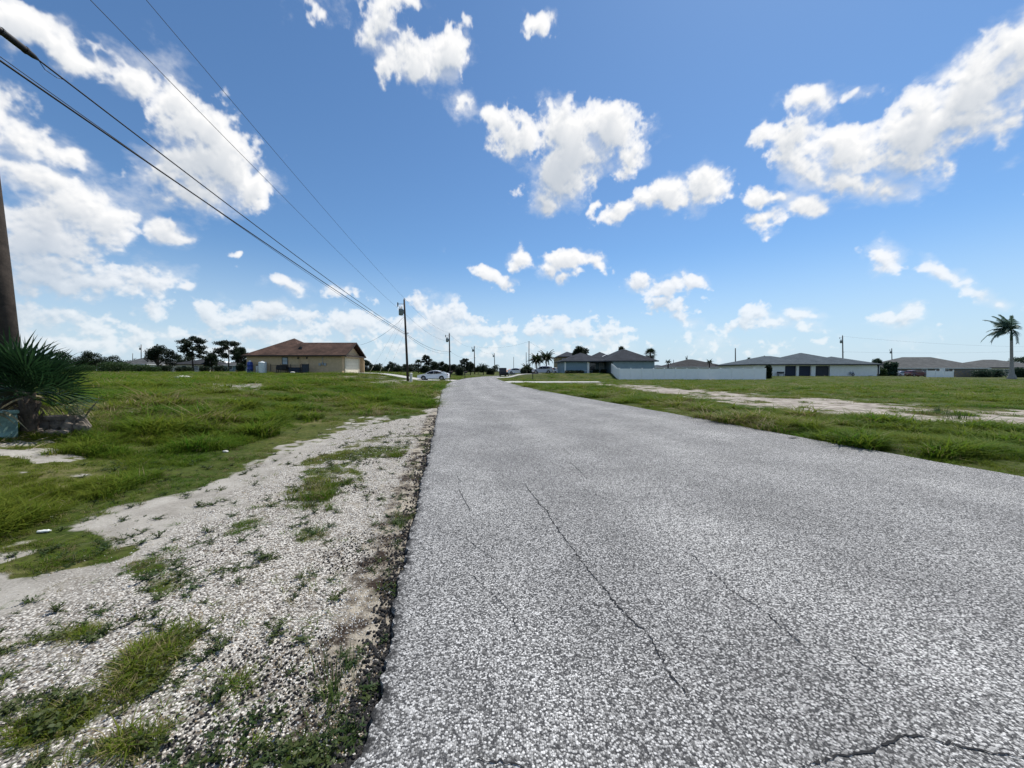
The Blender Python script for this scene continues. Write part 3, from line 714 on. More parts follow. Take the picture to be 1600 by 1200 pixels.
    k = (dl > .0) & (dl < 1.9) & (rng.random(len(x)) < np.maximum(.9 * (1 - ss(dl, .03, .20)), .42 * (1 - ss(dl, .6, 1.9)) * ss(fbm(x * 1.7 + 9, y * 1.7, 3), .44, .62))); x, y, r, dl = x[k], y[k], r[k], dl[k]; n = len(x)
    sc = rng.uniform(.006, .020, n) * np.where(dl < .15, 1.5, 1) * np.clip(r / 4, 1, 1.6)
    scatter('asphalt_crumbs', np.stack([x, y, H(x, y) + sc * .15], -1), rng.uniform(0, 6.28, (n, 3)), np.stack([sc] * 3, -1), rng.integers(0, 2, n), [stone_src('crumb_source', 31 + i, md_[i]) for i in range(2)], 'black asphalt crumbs along the broken road edge', 'gravel')
build_cover()

# ------------------------------------------------------------------ houses
def hip_roof(T, x0, x1, y0, y1, ze, rise, axis='X', hip0=True, hip1=True, roof='brown_roof', fascia='fascia_brown', fh=.2):
    """roof over a rectangle (eaves included); ridge along axis, each end hipped or gabled"""
    if axis == 'X':
        half = (y1 - y0) / 2; cy = (y0 + y1) / 2
        a = Vector((x0 + (half if hip0 else 0), cy, ze + rise)); b = Vector((x1 - (half if hip1 else 0), cy, ze + rise))
        if a.x > b.x: a.x = b.x = (x0 + x1) / 2
        c = [Vector((x0, y0, ze)), Vector((x1, y0, ze)), Vector((x1, y1, ze)), Vector((x0, y1, ze))]
        F = [[c[0], c[1], b, a], [c[2], c[3], a, b], [c[3], c[0], a], [c[1], c[2], b]]
    else:
        half = (x1 - x0) / 2; cx = (x0 + x1) / 2
        a = Vector((cx, y0 + (half if hip0 else 0), ze + rise)); b = Vector((cx, y1 - (half if hip1 else 0), ze + rise))
        if a.y > b.y: a.y = b.y = (y0 + y1) / 2
        c = [Vector((x0, y0, ze)), Vector((x1, y0, ze)), Vector((x1, y1, ze)), Vector((x0, y1, ze))]
        F = [[c[1], c[2], b, a], [c[3], c[0], a, b], [c[0], c[1], a], [c[2], c[3], b]]
    mb = MB()
    F = F[:2] + ([F[2]] if hip0 else []) + ([F[3]] if hip1 else [])
    for f in F: mb.face(f)
    mb.face([p - Vector((0, 0, .02)) for p in reversed(c)])
    r = mb.build('roof', roof, T)
    fb = MB(); t = .04
    fb.box(((x0 + x1) / 2, y0 - t / 2, ze - fh / 2 + .02), (x1 - x0 + 2 * t, t, fh)); fb.box(((x0 + x1) / 2, y1 + t / 2, ze - fh / 2 + .02), (x1 - x0 + 2 * t, t, fh))
    fb.box((x0 - t / 2, (y0 + y1) / 2, ze - fh / 2 + .02), (t, y1 - y0 - .004, fh)); fb.box((x1 + t / 2, (y0 + y1) / 2, ze - fh / 2 + .02), (t, y1 - y0 - .004, fh))
    fb.build('fascia', fascia, r)
    return r
def window(T, c, w, h, face='Y', frame='white', pane='glass', mull=True):
    """window in a wall facing -Y or +X, centre c on the wall plane"""
    def bx(mb, u, v, du, dv, d0, d1):
        if face == 'Y': mb.box((c[0] + u, c[1] - (d0 + d1) / 2, c[2] + v), (du, d1 - d0, dv))
        else: mb.box((c[0] + (d0 + d1) / 2, c[1] + u, c[2] + v), (d1 - d0, du, dv))
    f = MB(); t = .07
    bx(f, 0, h / 2, w + 2 * t, t, 0, .06); bx(f, 0, -h / 2, w + 2 * t, t, 0, .08)
    bx(f, -w / 2 - t / 2, 0, t, h - t, 0, .06); bx(f, w / 2 + t / 2, 0, t, h - t, 0, .06)
    if mull: bx(f, 0, 0, w, .05, .02, .055)
    fo = f.build('window', frame, T)
    g = MB(); bx(g, 0, 0, w, h - t, .005, .02); g.build('pane', pane, fo)
    return fo

def tan_house():
    x0, x1, y0, y1 = -37.9, -24.25, 55.0, 68.5
    zb = 1.14; t = thing('house', 'single-storey tan stucco house with brown shingle roof and cream garage door', 'house', (x1, y0, zb))
    L_ = -(x1 - x0); ze = 2.52
    MB().box((L_ / 2, 3.25, ze / 2 - .2), (-L_, 6.5, ze + .4)).build('wall', 'tan_wall', t)
    MB().box((L_ / 2 - 2.5, 8.3, ze / 2 - .2), (-L_ - 5.0, 3.6, ze + .396)).build('wall', 'tan_wall', t)
    # main hip roof and the lower gabled wing over the garage
    hip_roof(t, L_ - .4, -5.2, -.5, 10.6, ze, 2.85, 'X', True, True, 'brown_roof', 'fascia_brown')
    hip_roof(t, -11.3, .75, -.52, 7.0, ze + .01, 2.05, 'X', True, False, 'brown_roof', 'fascia_brown')
    g = MB(); g.face([(.02, .0, ze), (.02, 6.5, ze), (.02, 3.25, ze + 1.62)]); g.build('gable', 'tan_wall', t)
    br = MB(); up = lambda y: ze + .03 + 2.05 * (1 - abs(y - 3.24) / 3.76)
    for a, b in ((-.52, 3.24), (3.24, 7.0)):
        br.face([(.80, a, up(a) - .22), (.80, b, up(b) - .22), (.80, b, up(b)), (.80, a, up(a))]); br.face([(.76, a, up(a) - .22), (.76, b, up(b) - .22), (.76, b, up(b)), (.76, a, up(a))])
    br.build('barge_board', 'fascia_brown', t)
    # garage front facing the drive
    gd = thing_part('garage_door', t)
    for k in range(4): MB().box((.05, 3.3, .28 + .54 * k), (.05, 4.6, .52)).build('panel', 'garage_cream', gd)
    fr = MB().box((.06, .85, 1.15), (.12, .22, 2.5)).box((.06, 5.75, 1.15), (.12, .22, 2.5)).box((.06, 3.3, 2.33), (.12, 4.68, .16)); fr.build('garage_frame', 'garage_cream', t)
    MB().box((.30, 6.62, 1.25), (.6, .22, 2.5)).build('porch_pier', 'tan_wall', t)
    window(t, (-8.15, 0, 1.72), .72, 1.0, 'Y', 'fascia_brown', 'pale_glass')
    d = MB().box((-5.2, -.03, 1.02), (.92, .06, 2.04)).build('door', 'tan_wall', t, bevel=.01)
    MB().box((-5.55, -.08, 1.0), (.05, .06, .12)).build('handle', 'steel', d)
    for lx in (-5.0, -6.25): MB().box((lx, -.08, 2.12), (.14, .14, .26)).build('wall_lamp', 'dark', t)
    for dx, w in ((-3.15, .28), (-2.75, .2), (-2.4, .3)): MB().box((dx, -.09, 1.35 - abs(dx + 2.75) * .3), (w, .16, .36)).build('meter_box', 'steel', t)
    MB().tube([(-6.05, -.06, -.1), (-6.05, -.06, 2.45)], .045, 6).build('downpipe', 'tan_wall', t)
    MB().tube([(-2.75, -.06, 1.4), (-2.75, -.06, 2.5)], .03, 6).build('conduit', 'steel', t)
    # satellite dish on the roof
    ds = MB().lathe([(.02, .0), (.22, .05), (.38, .14)], 16, (0, 0, 0), 'Z', False)
    o = ds.build('satellite_dish', 'dark', t, True); o.location = (-6.6, 1.3, ze + .95); o.rotation_euler = (R(65), R(20), R(-25))
    MB().tube([(-6.6, 1.35, ze + .35), (-6.6, 1.3, ze + .95)], .03, 6).build('dish_mast', 'dark', t)
    return t
def thing_part(name, parent):
    o = bpy.data.objects.new(name, None); COL.objects.link(o); o.parent = parent; return o
tan_house()
HB = lambda x, y: Vector((x, y, Hs(x, y)))
# things standing against the tan house's side wall
def drum():
    p = HB(-36.95, 54.3); t = thing('water_drum', 'dark blue plastic drum with white cap beside the white tank', 'drum', p)
    MB().lathe([(.3, 0), (.36, .05), (.36, .5), (.38, .52), (.38, .56), (.36, .58), (.36, 1.1), (.38, 1.12), (.38, 1.16), (.36, 1.18), (.34, 1.5), (.25, 1.58)], 18).build('body', 'blue_plastic', t, True)
    MB().lathe([(.12, 1.57), (.14, 1.6), (.14, 1.74), (.08, 1.8)], 12).build('cap', 'white', t, True)
    p = HB(-35.1, 54.2); t = thing('water_tank', 'white ribbed plastic water tank against the tan house wall', 'tank', p)
    prof = [(.46, 0), (.52, .06)]
    for k in range(5): z = .14 + k * .27; prof += [(.52, z), (.49, z + .06), (.49, z + .10), (.52, z + .16)]
    prof += [(.52, 1.44), (.46, 1.56), (.2, 1.62)]
    MB().lathe(prof, 24).build('body', 'plastic_white', t, True); MB().lathe([(.17, 1.61), (.17, 1.68), (.15, 1.7)], 14).build('lid', 'plastic_white', t)
    p = HB(-36.1, 54.6); t = thing('water_softener', 'small tan filter cylinder standing between blue drum and white tank', 'filter', p)
    MB().lathe([(.2, 0), (.22, .04), (.22, .95), (.14, 1.05)], 14).build('body', 'offwhite', t, True); MB().box((0, 0, 1.12), (.2, .2, .14)).build('valve_head', 'dark', t)
    MB().tube([(.2, 0, 1.1), (.55, .1, 1.1), (.55, .1, .1)], .03, 6).build('pipe', 'white', t)
    # low dark fence with a gate, and the grill and covered boxes behind it
    p = HB(-33.6, 53.6); t = thing('fence', 'black metal rail fence in front of the tan house side wall', 'fence', p)
    for k in range(4): MB().box((k * 1.4, 0, .62), (.06, .06, 1.3)).build('post', 'black_metal', t)
    for k in range(3):
        for z in (.15, 1.12): MB().box((.7 + k * 1.4, 0, z), (1.34, .035, .04)).build('rail', 'black_metal', t)
        for q in range(9): MB().box((.14 + k * 1.4 + q * .148, 0, .63), (.014, .014, .94)).build('picket', 'black_metal', t)
    p = HB(-29.25, 53.6); t = thing('gate', 'grey mesh gate at the end of the black rail fence', 'gate', p)
    for k in (0, 1): MB().box((k * .95, 0, .66), (.06, .06, 1.36)).build('gate_post', 'black_metal', t)
    MB().box((.475, 0, 1.25), (.88, .04, .04)).build('rail', 'black_metal', t); MB().box((.475, 0, .65), (.86, .012, 1.14)).build('mesh_panel', 'screen_dark', t)
    p = HB(-32.4, 54.3); t = thing('grill', 'black covered barbecue grill behind the metal rail fence', 'grill', p)
    MB().box((0, 0, .72), (1.5, .6, .5)).build('firebox', 'dark', t, bevel=.08); MB().box((0, 0, 1.05), (1.4, .55, .2)).build('hood', 'dark', t, bevel=.08)
    for sx in (-1, 1):
        for sy in (-1, 1): MB().box((sx * .65, sy * .22, .24), (.07, .07, .5)).build('leg', 'dark', t)
    MB().box((.95, 0, .88), (.4, .5, .04)).build('side_shelf', 'dark', t)
    p = HB(-30.6, 54.3); t = thing('storage_box', 'low navy storage box between the grill and the gate', 'box', p)
    MB().box((0, 0, .36), (1.5, .62, .7)).build('body', 'navy', t, bevel=.03); MB().box((0, 0, .76), (1.56, .68, .1)).build('lid', 'navy', t, bevel=.03)
    p = HB(-30.3, 53.1); o = MB().rock((0, 0, .1), (.75, .4, .28), 91, 2).build('stone', 'rock_white', None); o.location = p; tag(o, 'pale stone lying in front of the black metal gate', 'stone')
drum()

def blue_house():
    zb = Hs(20, 80); zb = 1.0
    ox, oy = 10.7, 80.0; t = thing('house', 'blue-grey single-storey house with dark hip roof behind the white fence', 'house', (ox, oy, zb)); ze = 2.5
    MB().box((2.45, 5.5, ze / 2 - .2), (4.9, 11, ze + .4)).build('wall', 'blue_wall', t)                 # left room
    MB().box((7.3, 8.2, ze / 2 - .2), (4.8, 6.4, ze + .4)).build('wall', 'blue_wall', t)                  # recessed porch back wall
    MB().box((13.9, 4.4, ze / 2 - .2), (8.4, 13.2, ze + .4)).build('wall', 'blue_wall', t)                # right wing
    for k in range(1): MB().box((5.15, .15, ze / 2), (.42, .42, ze)).build('porch_column', 'white_wall', t)
    MB().box((.35, -.02, 1.25), (.3, .10, 2.2)).build('corner_trim', 'white_wall', t)
    window(t, (7.0, 5.0, 1.4), 1.3, 1.6, 'Y', 'white', 'glass'); window(t, (9.05, 5.0, 1.4), .8, 1.7, 'Y', 'white', 'pale_glass')
    d = MB().box((6.0 - .2, 4.96, 1.05), (.9, .06, 2.1)).build('door', 'dark', t); MB().box((6.15, 4.9, 1.0), (.05, .06, .12)).build('handle', 'steel', d)
    MB().box((3.3, -.05, .45), (4.2, .06, .08)).build('porch_rail', 'white', t)
    hip_roof(t, -.6, 9.6, -.6, 11.6, ze, 2.0, 'X', True, True, 'grey_roof', 'fascia_dark')
    hip_roof(t, 5.2, 14.0, 4.0, 14.6, ze + .02, 2.35, 'X', True, True, 'grey_roof', 'fascia_dark')
    hip_roof(t, 7.9, 18.7, -2.9, 11.5, ze + .012, 2.62, 'Y', True, True, 'grey_roof', 'fascia_dark')
    o = MB().box((0, 0, 0), (1.6, .5, .06)).build('skylight', 'white', t); o.location = (9.7, 4.0, ze + 1.42); o.rotation_euler = (0, R(-24), R(8))
blue_house()

def white_house():
    ox, oy, zb = 50.0, 80.0, .40; t = thing('house', 'long white house with grey-blue hip roof and three dark screened openings', 'house', (ox, oy, zb)); ze = 2.45
    Wt = 25.9
    seg = [(0, 6.75), (9.15, 9.65), (12.2, 13.1), (16.1, Wt)]                                            # solid wall lengths
    for a, b in seg: MB().box(((a + b) / 2, .15, ze / 2 - .15), (b - a, .3, ze + .3)).build('wall', 'white_wall', t)
    MB().box((11.42, .15, ze - .17), (9.34, .296, .34)).build('lintel', 'white_wall', t)
    MB().box((Wt / 2, 13, ze / 2), (Wt, .3, ze)).build('wall', 'white_wall', t)
    MB().box((.15, 6.57, ze / 2 - .15), (.3, 12.5, ze + .29)).build('wall', 'white_wall', t); MB().box((Wt - .15, 6.57, ze / 2 - .15), (.3, 12.5, ze + .29)).build('wall', 'white_wall', t)
    for a, b, m_ in ((6.75, 9.15, 'navy'), (9.65, 12.2, 'navy'), (13.1, 16.1, 'screen_dark')):
        MB().box(((a + b) / 2, .34, 1.06), (b - a, .04, 2.1)).build('screen', m_, t)
    hip_roof(t, -.6, 15.2, -.6, 13.6, ze, 1.95, 'X', True, True, 'green_roof', 'fascia_dark')
    hip_roof(t, 7.2, 22.8, -.85, 14.4, ze + .015, 2.65, 'X', True, True, 'green_roof', 'fascia_dark')
    hip_roof(t, 15.0, 26.6, -.62, 11.5, ze + .008, 1.8, 'X', True, True, 'green_roof', 'fascia_dark')
    MB().box((26.35, .2, 1.2), (.16, .16, 2.5)).build('lanai_post', 'fascia_dark', t); MB().box((26.75, .6, 1.25), (.5, .05, 1.6)).build('lanai_panel', 'white', t)
    # clutter against the wall
    p = HB(ox + 20.4, oy - .6); w = thing('wheelbarrow', 'small dark wheelbarrow leaning on the long white house wall', 'wheelbarrow', p)
    MB().lathe([(.18, -.04), (.26, -.05), (.3, 0), (.26, .05), (.18, .04)], 16, (0, 0, .32), 'Y', False).build('wheel', 'rubber', w, True)
    MB().face([(-.3, .1, .35), (.3, .1, .35), (.42, .3, .85), (-.42, .3, .85)]).face([(-.3, .2, .35), (.3, .2, .35), (.42, .4, .85), (-.42, .4, .85)]).box((0, .25, .36), (.6, .2, .04)).build('tray', 'steel', w)
    for s_ in (-1, 1): MB().tube([(s_ * .2, .1, .3), (s_ * .3, .45, 1.1)], .02, 6).build('handle', 'dark', w)
    p = HB(ox + 5.4, oy - .8); w = thing('garden_bench', 'low dark bench beside the first dark opening of the white house', 'bench', p)
    MB().box((0, 0, .42), (1.5, .42, .05)).build('seat', 'dark', w); MB().box((0, .2, .72), (1.5, .05, .38)).build('backrest', 'dark', w)
    for s_ in (-1, 1):
        for q in (-1, 1): MB().box((s_ * .65, q * .16, .2), (.06, .06, .4)).build('leg', 'dark', w)
white_house()

def simple_house(label, px0, px1, Y, eave_py, peak_py, depth, wallm, roofm, fasciam, zb=None, axis='X', hips=(True, True), win=(), name='house', extra=None):
    a = at(px0, eave_py, Y); b = at(px1, eave_py, Y); z0 = Hs((a.x + b.x) / 2, Y + 2) if zb is None else zb
    L_ = b.x - a.x; ze = a.z - z0; t = thing(name, label, 'house', (a.x, Y, z0))
    MB().box((L_ / 2, depth / 2, ze / 2 - .2), (L_ - 1.0, depth - 1.0, ze + .4)).build('wall', wallm, t)
    pk = at((px0 + px1) / 2, peak_py, Y + depth / 2).z - z0 - ze
    hip_roof(t, 0, L_, 0, depth, ze, pk, axis, hips[0], hips[1], roofm, fasciam)
    for u, w, h, zc in win: window(t, (u * L_, .5, zc), w, h)
    return t, L_, ze
simple_house('two-storey tan stone house with dark roof behind the blue-grey house', 871, 912, 104, 557, 549.5, 14, 'stone_wall', 'grey_roof', 'fascia_dark', .6, win=((.28, 1.2, 1.3, 3.6),))
simple_house('dark-roofed house with white fascia behind the white fence', 1052, 1142, 118, 573.4, 561.5, 16, 'cream_wall', 'dark_brown_roof', 'fascia_white', -.03, win=((.3, 1.4, 1.2, 1.4), (.7, 1.4, 1.2, 1.4)))
simple_house('low blue-roofed house showing just above the fence near the small palm', 1016, 1058, 150, 575.5, 570, 14, 'white_wall', 'green_roof', 'fascia_white', -.03, win=((.4, 1.4, 1.2, 1.4),))
t_, L_, ze_ = simple_house('grey-roofed house with pale fascia behind the maroon car', 1410, 1549, 112, 575, 558, 17, 'grey_wall', 'tan_roof', 'fascia_white', -.03, win=((.5, 2.2, 1.3, 1.3), (.27, 1.4, 1.6, 1.3)))
simple_house('low grey-roofed house at the right edge behind the royal palm', 1545, 1650, 120, 574, 562, 17, 'cream_wall', 'tan_roof', 'fascia_dark', -.03, win=((.3, 1.6, 1.3, 1.3), (.6, 1.6, 1.3, 1.3)))
simple_house('small far house with pale grey roof behind the bushes on the right', 1399, 1432, 150, 573, 564, 14, 'cream_wall', 'tan_roof', 'fascia_white', -.03, win=((.5, 1.4, 1.2, 1.4),))
simple_house('grey-roofed white house far left behind the green bushes', 178, 229, 112, 569, 556, 14, 'white_wall', 'tan_roof', 'fascia_white', None, win=((.62, 1.5, 1.2, 1.3),))
simple_house('brown-roofed house between the two tallest pines', 259, 318, 118, 569, 561, 15, 'cream_wall', 'dark_brown_roof', 'fascia_brown', None, win=((.45, 1.3, 1.3, 1.3), (.75, 1.6, 1.3, 1.3)))
simple_house('white-roofed far house between the pines left of the tan house', 312, 338, 140, 567.5, 563.5, 14, 'cream_wall', 'fascia_white', 'fascia_white', None, win=((.5, 1.3, 1.2, 1.3),))
simple_house('pale blue building beside the tan house\'s left corner', 340, 384, 118, 571, 562, 14, 'blue_wall', 'tan_roof', 'fascia_white', None, win=((.4, 1.4, 1.2, 1.3),))
simple_house('small far house with terracotta roof beyond the dark truck', 788, 806, 150, 581, 576, 12, 'cream_wall', 'terra', 'fascia_white', -.03, win=((.5, 1.4, 1.2, 1.2),))
simple_house('pale pink far house behind the treeline left of the white sedan', 610, 636, 170, 575, 571.5, 14, 'cream_wall', 'tan_roof', 'fascia_white', .6, win=((.5, 1.4, 1.2, 1.2),))

# ------------------------------------------------------------------ fences and walls
def vinyl_fence():
    y = 65.5; xa = at(968, 590, y).x; xb = at(1196, 590, y).x; n = 13; d = (xb - xa) / n
    z0 = Hs(xa + 3, y); t = thing('fence', 'long white vinyl privacy fence running across the right-hand lot', 'fence', (xa, y, 0))
    pm = None; qm = None
    def post(x, yy, z):
        o = MB().box((x - xa, yy - y, z + .93), (.13, .13, 1.9)).build('post', 'vinyl_dirty', t)
        MB().lathe([(.095, 0), (.095, .03), (.01, .09)], 4, (x - xa, yy - y, z + 1.88)).build('cap', 'vinyl', o)
    zs = [Hs(xa + d * i, y) for i in range(n + 1)]
    for i in range(n + 1): post(xa + d * i, y, zs[i])
    for i in range(n):
        z = (zs[i] + zs[i + 1]) / 2; cx = d * (i + .5); p = thing_part('panel', t)
        for k in range(10):
            w = (d - .14) / 10; MB().box((cx - (d - .14) / 2 + w * (k + .5), .004 * (k % 2), z + .94), (w - .006, .03, 1.56)).build('board', 'vinyl', p)
        MB().box((cx, 0, z + .10), (d - .14, .06, .14)).build('rail', 'vinyl', p); MB().box((cx, 0, z + 1.79), (d - .14, .06, .14)).build('rail', 'vinyl', p)
    # return run climbing the bank to the house
    xe, ye = at(955.5, 580, 77.0).x, 77.0; m = 6
    P = [Vector((xa + (xe - xa) * i / m, y + (ye - y) * i / m, 0)) for i in range(m + 1)]
    for q in P: q.z = Hs(q.x, q.y)
    for i in range(1, m + 1): post(P[i].x, P[i].y, P[i].z)
    for i in range(m):
        a, b = P[i], P[i + 1]; dv = b - a; hd = math.hypot(dv.x, dv.y) - .14; ang = math.atan2(dv.y, dv.x); mid = (a + b) / 2 - Vector((xa, y, 0))
        p = thing_part('panel', t)
        mb = MB(); u = Vector((dv.x, dv.y, 0)).normalized(); s_ = Vector((-u.y, u.x, 0)) * .015
        for k in range(10):
            f0, f1 = k / 10 + .002, (k + 1) / 10 - .002; mb = MB(); n0 = 0
            A = a.lerp(b, .04 + .92 * f0) - Vector((xa, y, 0)); B = a.lerp(b, .04 + .92 * f1) - Vector((xa, y, 0))
            lo, hi = Vector((0, 0, .05)), Vector((0, 0, 1.84))
            v = [A - s_ + lo, B - s_ + lo, B + s_ + lo, A + s_ + lo, A - s_ + hi, B - s_ + hi, B + s_ + hi, A + s_ + hi]
            mb.v = [tuple(q) for q in v]; mb.f = [(0, 3, 2, 1), (4, 5, 6, 7), (0, 1, 5, 4), (1, 2, 6, 5), (2, 3, 7, 6), (3, 0, 4, 7)]
            mb.build('board', 'vinyl', p)
    # bent strip of white trim lying at its foot
    c = at(1110, 594, 64.6); o = MB().tube([(-.62, 0, .30), (-.1, 0, .05), (.0, 0, .03), (.12, 0, .05), (.78, 0, .26)], [.05, .055, .06, .055, .05], 6).build('fence_trim', 'white')
    o.location = (c.x, 64.6, Hs(c.x, 64.6)); tag(o, 'bent white plastic strip lying in the grass before the fence', 'trim strip')
vinyl_fence()
def right_walls():
    p0 = at(1448, 590, 92); t = thing('fence', 'short white panel fence left of the block wall by the grey-roofed house', 'fence', HB(p0.x, 92))
    for k in range(4):
        o = MB().box((k * 2.1, 0, .85), (.14, .14, 1.9)).build('post', 'vinyl_dirty', t)
        if k < 3: MB().box((1.05 + k * 2.1, 0, .78 - .08 * k), (1.94, .05, 1.56)).build('panel', 'vinyl', t)
    MB().box((4.0, .3, 1.25), (.9, .4, 1.7)).build('white_box', 'white', t)
    p0 = at(1491, 590, 93); t = thing('block_wall', 'tan masonry wall between the white fence and the dark hedge', 'wall', HB(p0.x, 93))
    for r in range(7):
        for k in range(12):
            MB().box((.21 + k * .42 + (.21 if r % 2 else 0), 0, .1 + r * .205), (.412, .2, .198)).build('block', 'stone_wall' if (r * 5 + k) % 3 == 0 else 'grey_wall', t)
right_walls()

# ------------------------------------------------------------------ utility poles and lines
def pole(label, base, top, r0, r1, material='pole_wood', gear=True, side=-1, name='utility_pole', group=None, small=False):
    """leaning round pole from base to top; returns attachment helper"""
    base = Vector(base); top = Vector(top); t = thing(name, label, 'utility pole', base, group=group)
    ax = top - base; h = ax.length
    MB().tube([ax * f + (Vector((0, 0, -.4)) if f == 0 else Vector()) for f in (0, .25, .5, .75, 1)], [r0 + (r1 - r0) * f for f in (0, .25, .5, .75, 1)], 12).build('shaft', material, t, True)
    if gear:
        def P(f): return ax * f
        p = P(.993); ins = MB().lathe([(.04, 0), (.06, .05), (.04, .1), (.07, .15), (.04, .2), (.05, .28)], 10, p + Vector((0, 0, .0))); ins.build('pin_insulator', 'steel', t, True)
        p = P(.945); MB().tube([p, p + Vector((side * .8, 0, .02))], .035, 6).build('bracket_arm', 'steel', t)
        q = p + Vector((side * .85, 0, .02)); MB().lathe([(.05, -.35), (.09, -.3), (.06, -.2), (.09, -.1), (.06, 0), (.09, .1), (.05, .2)], 10, q).build('cutout_fuse', 'dark', t, True)
        p = P(.85); c = p + Vector((side * (r0 + .32), 0, 0))
        tr = MB().lathe([(.2, -.45), (.27, -.42), (.29, .25), (.27, .36), (.12, .44)], 16, c).build('transformer', 'transformer', t, True)
        for dx in (-.12, .12): MB().lathe([(.05, 0), (.07, .06), (.04, .12), (.06, .18), (.03, .34)], 8, c + Vector((dx, 0, .38))).build('bushing', 'dark', tr, True)
        MB().box(p + Vector((side * r0 * 1.2, 0, 0)), (r0 * 1.6, .12, .5)).build('mounting_bracket', 'steel', t)
        p = P(.59); MB().box(p + Vector((-side * (r0 + .08), 0, 0)), (.22, .10, .10)).build('cable_clamp', 'dark', t)
    return t, (lambda f: base + ax * f)
# near pole at the left edge and the pole by the drive
b0 = at(27, 660, 6.75); b0.z = Hs(b0.x, 6.75)
t0 = at(-96, -358, 6.75)
_, near_at = pole('weathered brown utility pole rising behind the fan palm at the left edge', b0, t0, .155, .11, 'pole_wood', False, -1)
bm_ = on_ground(637.5, 50.0); tm_ = at(631.5, 468, 50.0)
_, mid_at = pole('dark leaning utility pole with grey transformer beside the tan house\'s drive', bm_, tm_, .17, .11, 'pole_wood', True, -1)
def upole(label, px, pytop, Y, dx=0, gear=True, side=-1, mt='pole_wood', r=.15, sink=0):
    b = on_ground(px, Y); t = at(px + dx, pytop, Y)
    return pole(label, b, t, r, r * .72, mt, gear, side)
_, p2_at = upole('utility pole with transformer rising directly behind the white sedan\'s tail', 703.2, 521, 86, -1.2, r=.17)
_, p3_at = upole('utility pole standing alone left of the road\'s far bend', 741.8, 541, 132, -.8, r=.18)
_, p4_at = upole('far thin utility pole just left of the dark truck', 773.3, 552, 190, -1, r=.2)
_, p5_at = upole('tall bare pole beside the coconut palms', 826.4, 533, 118, .2, gear=False, r=.15)
_, p6_at = upole('pale pole close left of the tall bare pole', 822.2, 550.5, 170, 0, gear=False, mt='pole_grey', r=.16)
_, p7_at = upole('small distant pole above the terracotta roof', 802.6, 557.5, 240, 0, gear=False, mt='pole_grey', r=.17)
_, p8_at = upole('utility pole with transformer behind the long white house', 1317, 524.5, 118, -.5, mt='pole_grey', r=.19)
_, p9_at = upole('distant utility pole above the bushes right of the long white house', 1393.6, 544.5, 165, -.3, mt='pole_grey', r=.2)
_, p10_at = upole('thick grey pole rising behind the right end of the white fence', 1149, 544, 125, 0, gear=False, mt='pole_grey', r=.2)
_, p11_at = upole('thin far pole above the dark-roofed house behind the fence', 1073.8, 556, 190, 0, mt='pole_grey', r=.18)
_, p12_at = upole('distant pole left of the multi-stemmed pine', 221.3, 538.5, 165, -.8, mt='pole_grey', r=.19)
_, p13_at = upole('tiny far pole above the grey-roofed house at far left', 207.4, 552, 220, 0, gear=False, mt='pole_grey', r=.19)
_, p14_at = upole('far small pole beside the small palm behind the fence', 1052.4, 562, 200, 0, gear=False, mt='pole_grey', r=.17)

def wire(name, label, a, b, sag, r, material='wire', n=28, cat='cable'):
    a = Vector(a); b = Vector(b); pts = []
    for i in range(n + 1):
        f = i / n; p = a.lerp(b, f); p.z -= sag * 4 * f * (1 - f); pts.append(p)
    o = MB().tube(pts, r, 6).build(name, material, None, True); tag(o, label, cat); return pts
def npt(px, py): return at(px, py, 6.75)
wire('power_line', 'topmost thin power line from the leaning pole up to the sky\'s top edge', tm_ + Vector((0, 0, .2)), npt(-98, -388), .30, .0085)
wire('power_line', 'second power line, just left of the topmost one', at(628, 487, 49.8), npt(-90, -238), .30, .0085)
CA = wire('telephone_cable', 'thick black cable carrying the dark splice case at the left edge', at(634.5, 520.5, 49.8), npt(-84, -17), .30, .017, 'cable')
CB = wire('telephone_cable', 'lowest thick black cable crossing the sky from the left edge', at(635, 523, 49.8), npt(-82, 38), .22, .020, 'cable')
wire('telephone_cable', 'thin strand sagging just below the lowest thick cable', at(635.3, 524, 49.8), npt(-82, 30), .38, .008, 'cable')
def splice():
    # closure hung on the upper thick cable where it meets the photo's left edge
    best = min(range(len(CA)), key=lambda i: abs(pix(CA[i].x, CA[i].y, CA[i].z)[0] - 22) if CA[i].y > 3 else 1e9)
    import bisect
    P = CA; c = None
    for i in range(len(P) - 1):
        for k in range(50):
            q = P[i].lerp(P[i + 1], k / 50); px = pix(q.x, q.y, q.z)[0]
            if c is None or abs(px - 21) < c[0]: c = (abs(px - 21), q, (P[i + 1] - P[i]).normalized())
    _, q, d = c; t = thing('splice_case', 'black cable splice case hanging on the cable at the left edge', 'splice case', q)
    L_ = .42
    MB().tube([d * s_ for s_ in (-L_, -L_ * .8, -L_ * .4, 0, L_ * .4, L_ * .8, L_)], [.022, .05, .064, .066, .064, .05, .022], 12).build('case', 'cable', t, True)
    for k in (-1, 1): MB().tube([d * .2 * k - d * .02, d * .2 * k + d * .02], .072, 12).build('clamp_band', 'black_metal', t)
    MB().tube([-d * L_, -d * (L_ + .12) + Vector((0, 0, -.10)), -d * (L_ + .35) + Vector((0, 0, -.08)), -d * (L_ + .5)], .007, 5).build('drop_loop', 'cable', t)
splice()
wire('power_line', 'upper line from the leaning pole to the pole behind the sedan', tm_ + Vector((0, 0, .2)), p2_at(1.0) + Vector((0, 0, .2)), .9, .009)
wire('power_line', 'lower line from the leaning pole to the pole behind the sedan', mid_at(.83), p2_at(.83), .9, .009)
wire('telephone_cable', 'black cable from the leaning pole\'s clamp to the pole behind the sedan', mid_at(.585), p2_at(.6), .8, .02, 'cable')
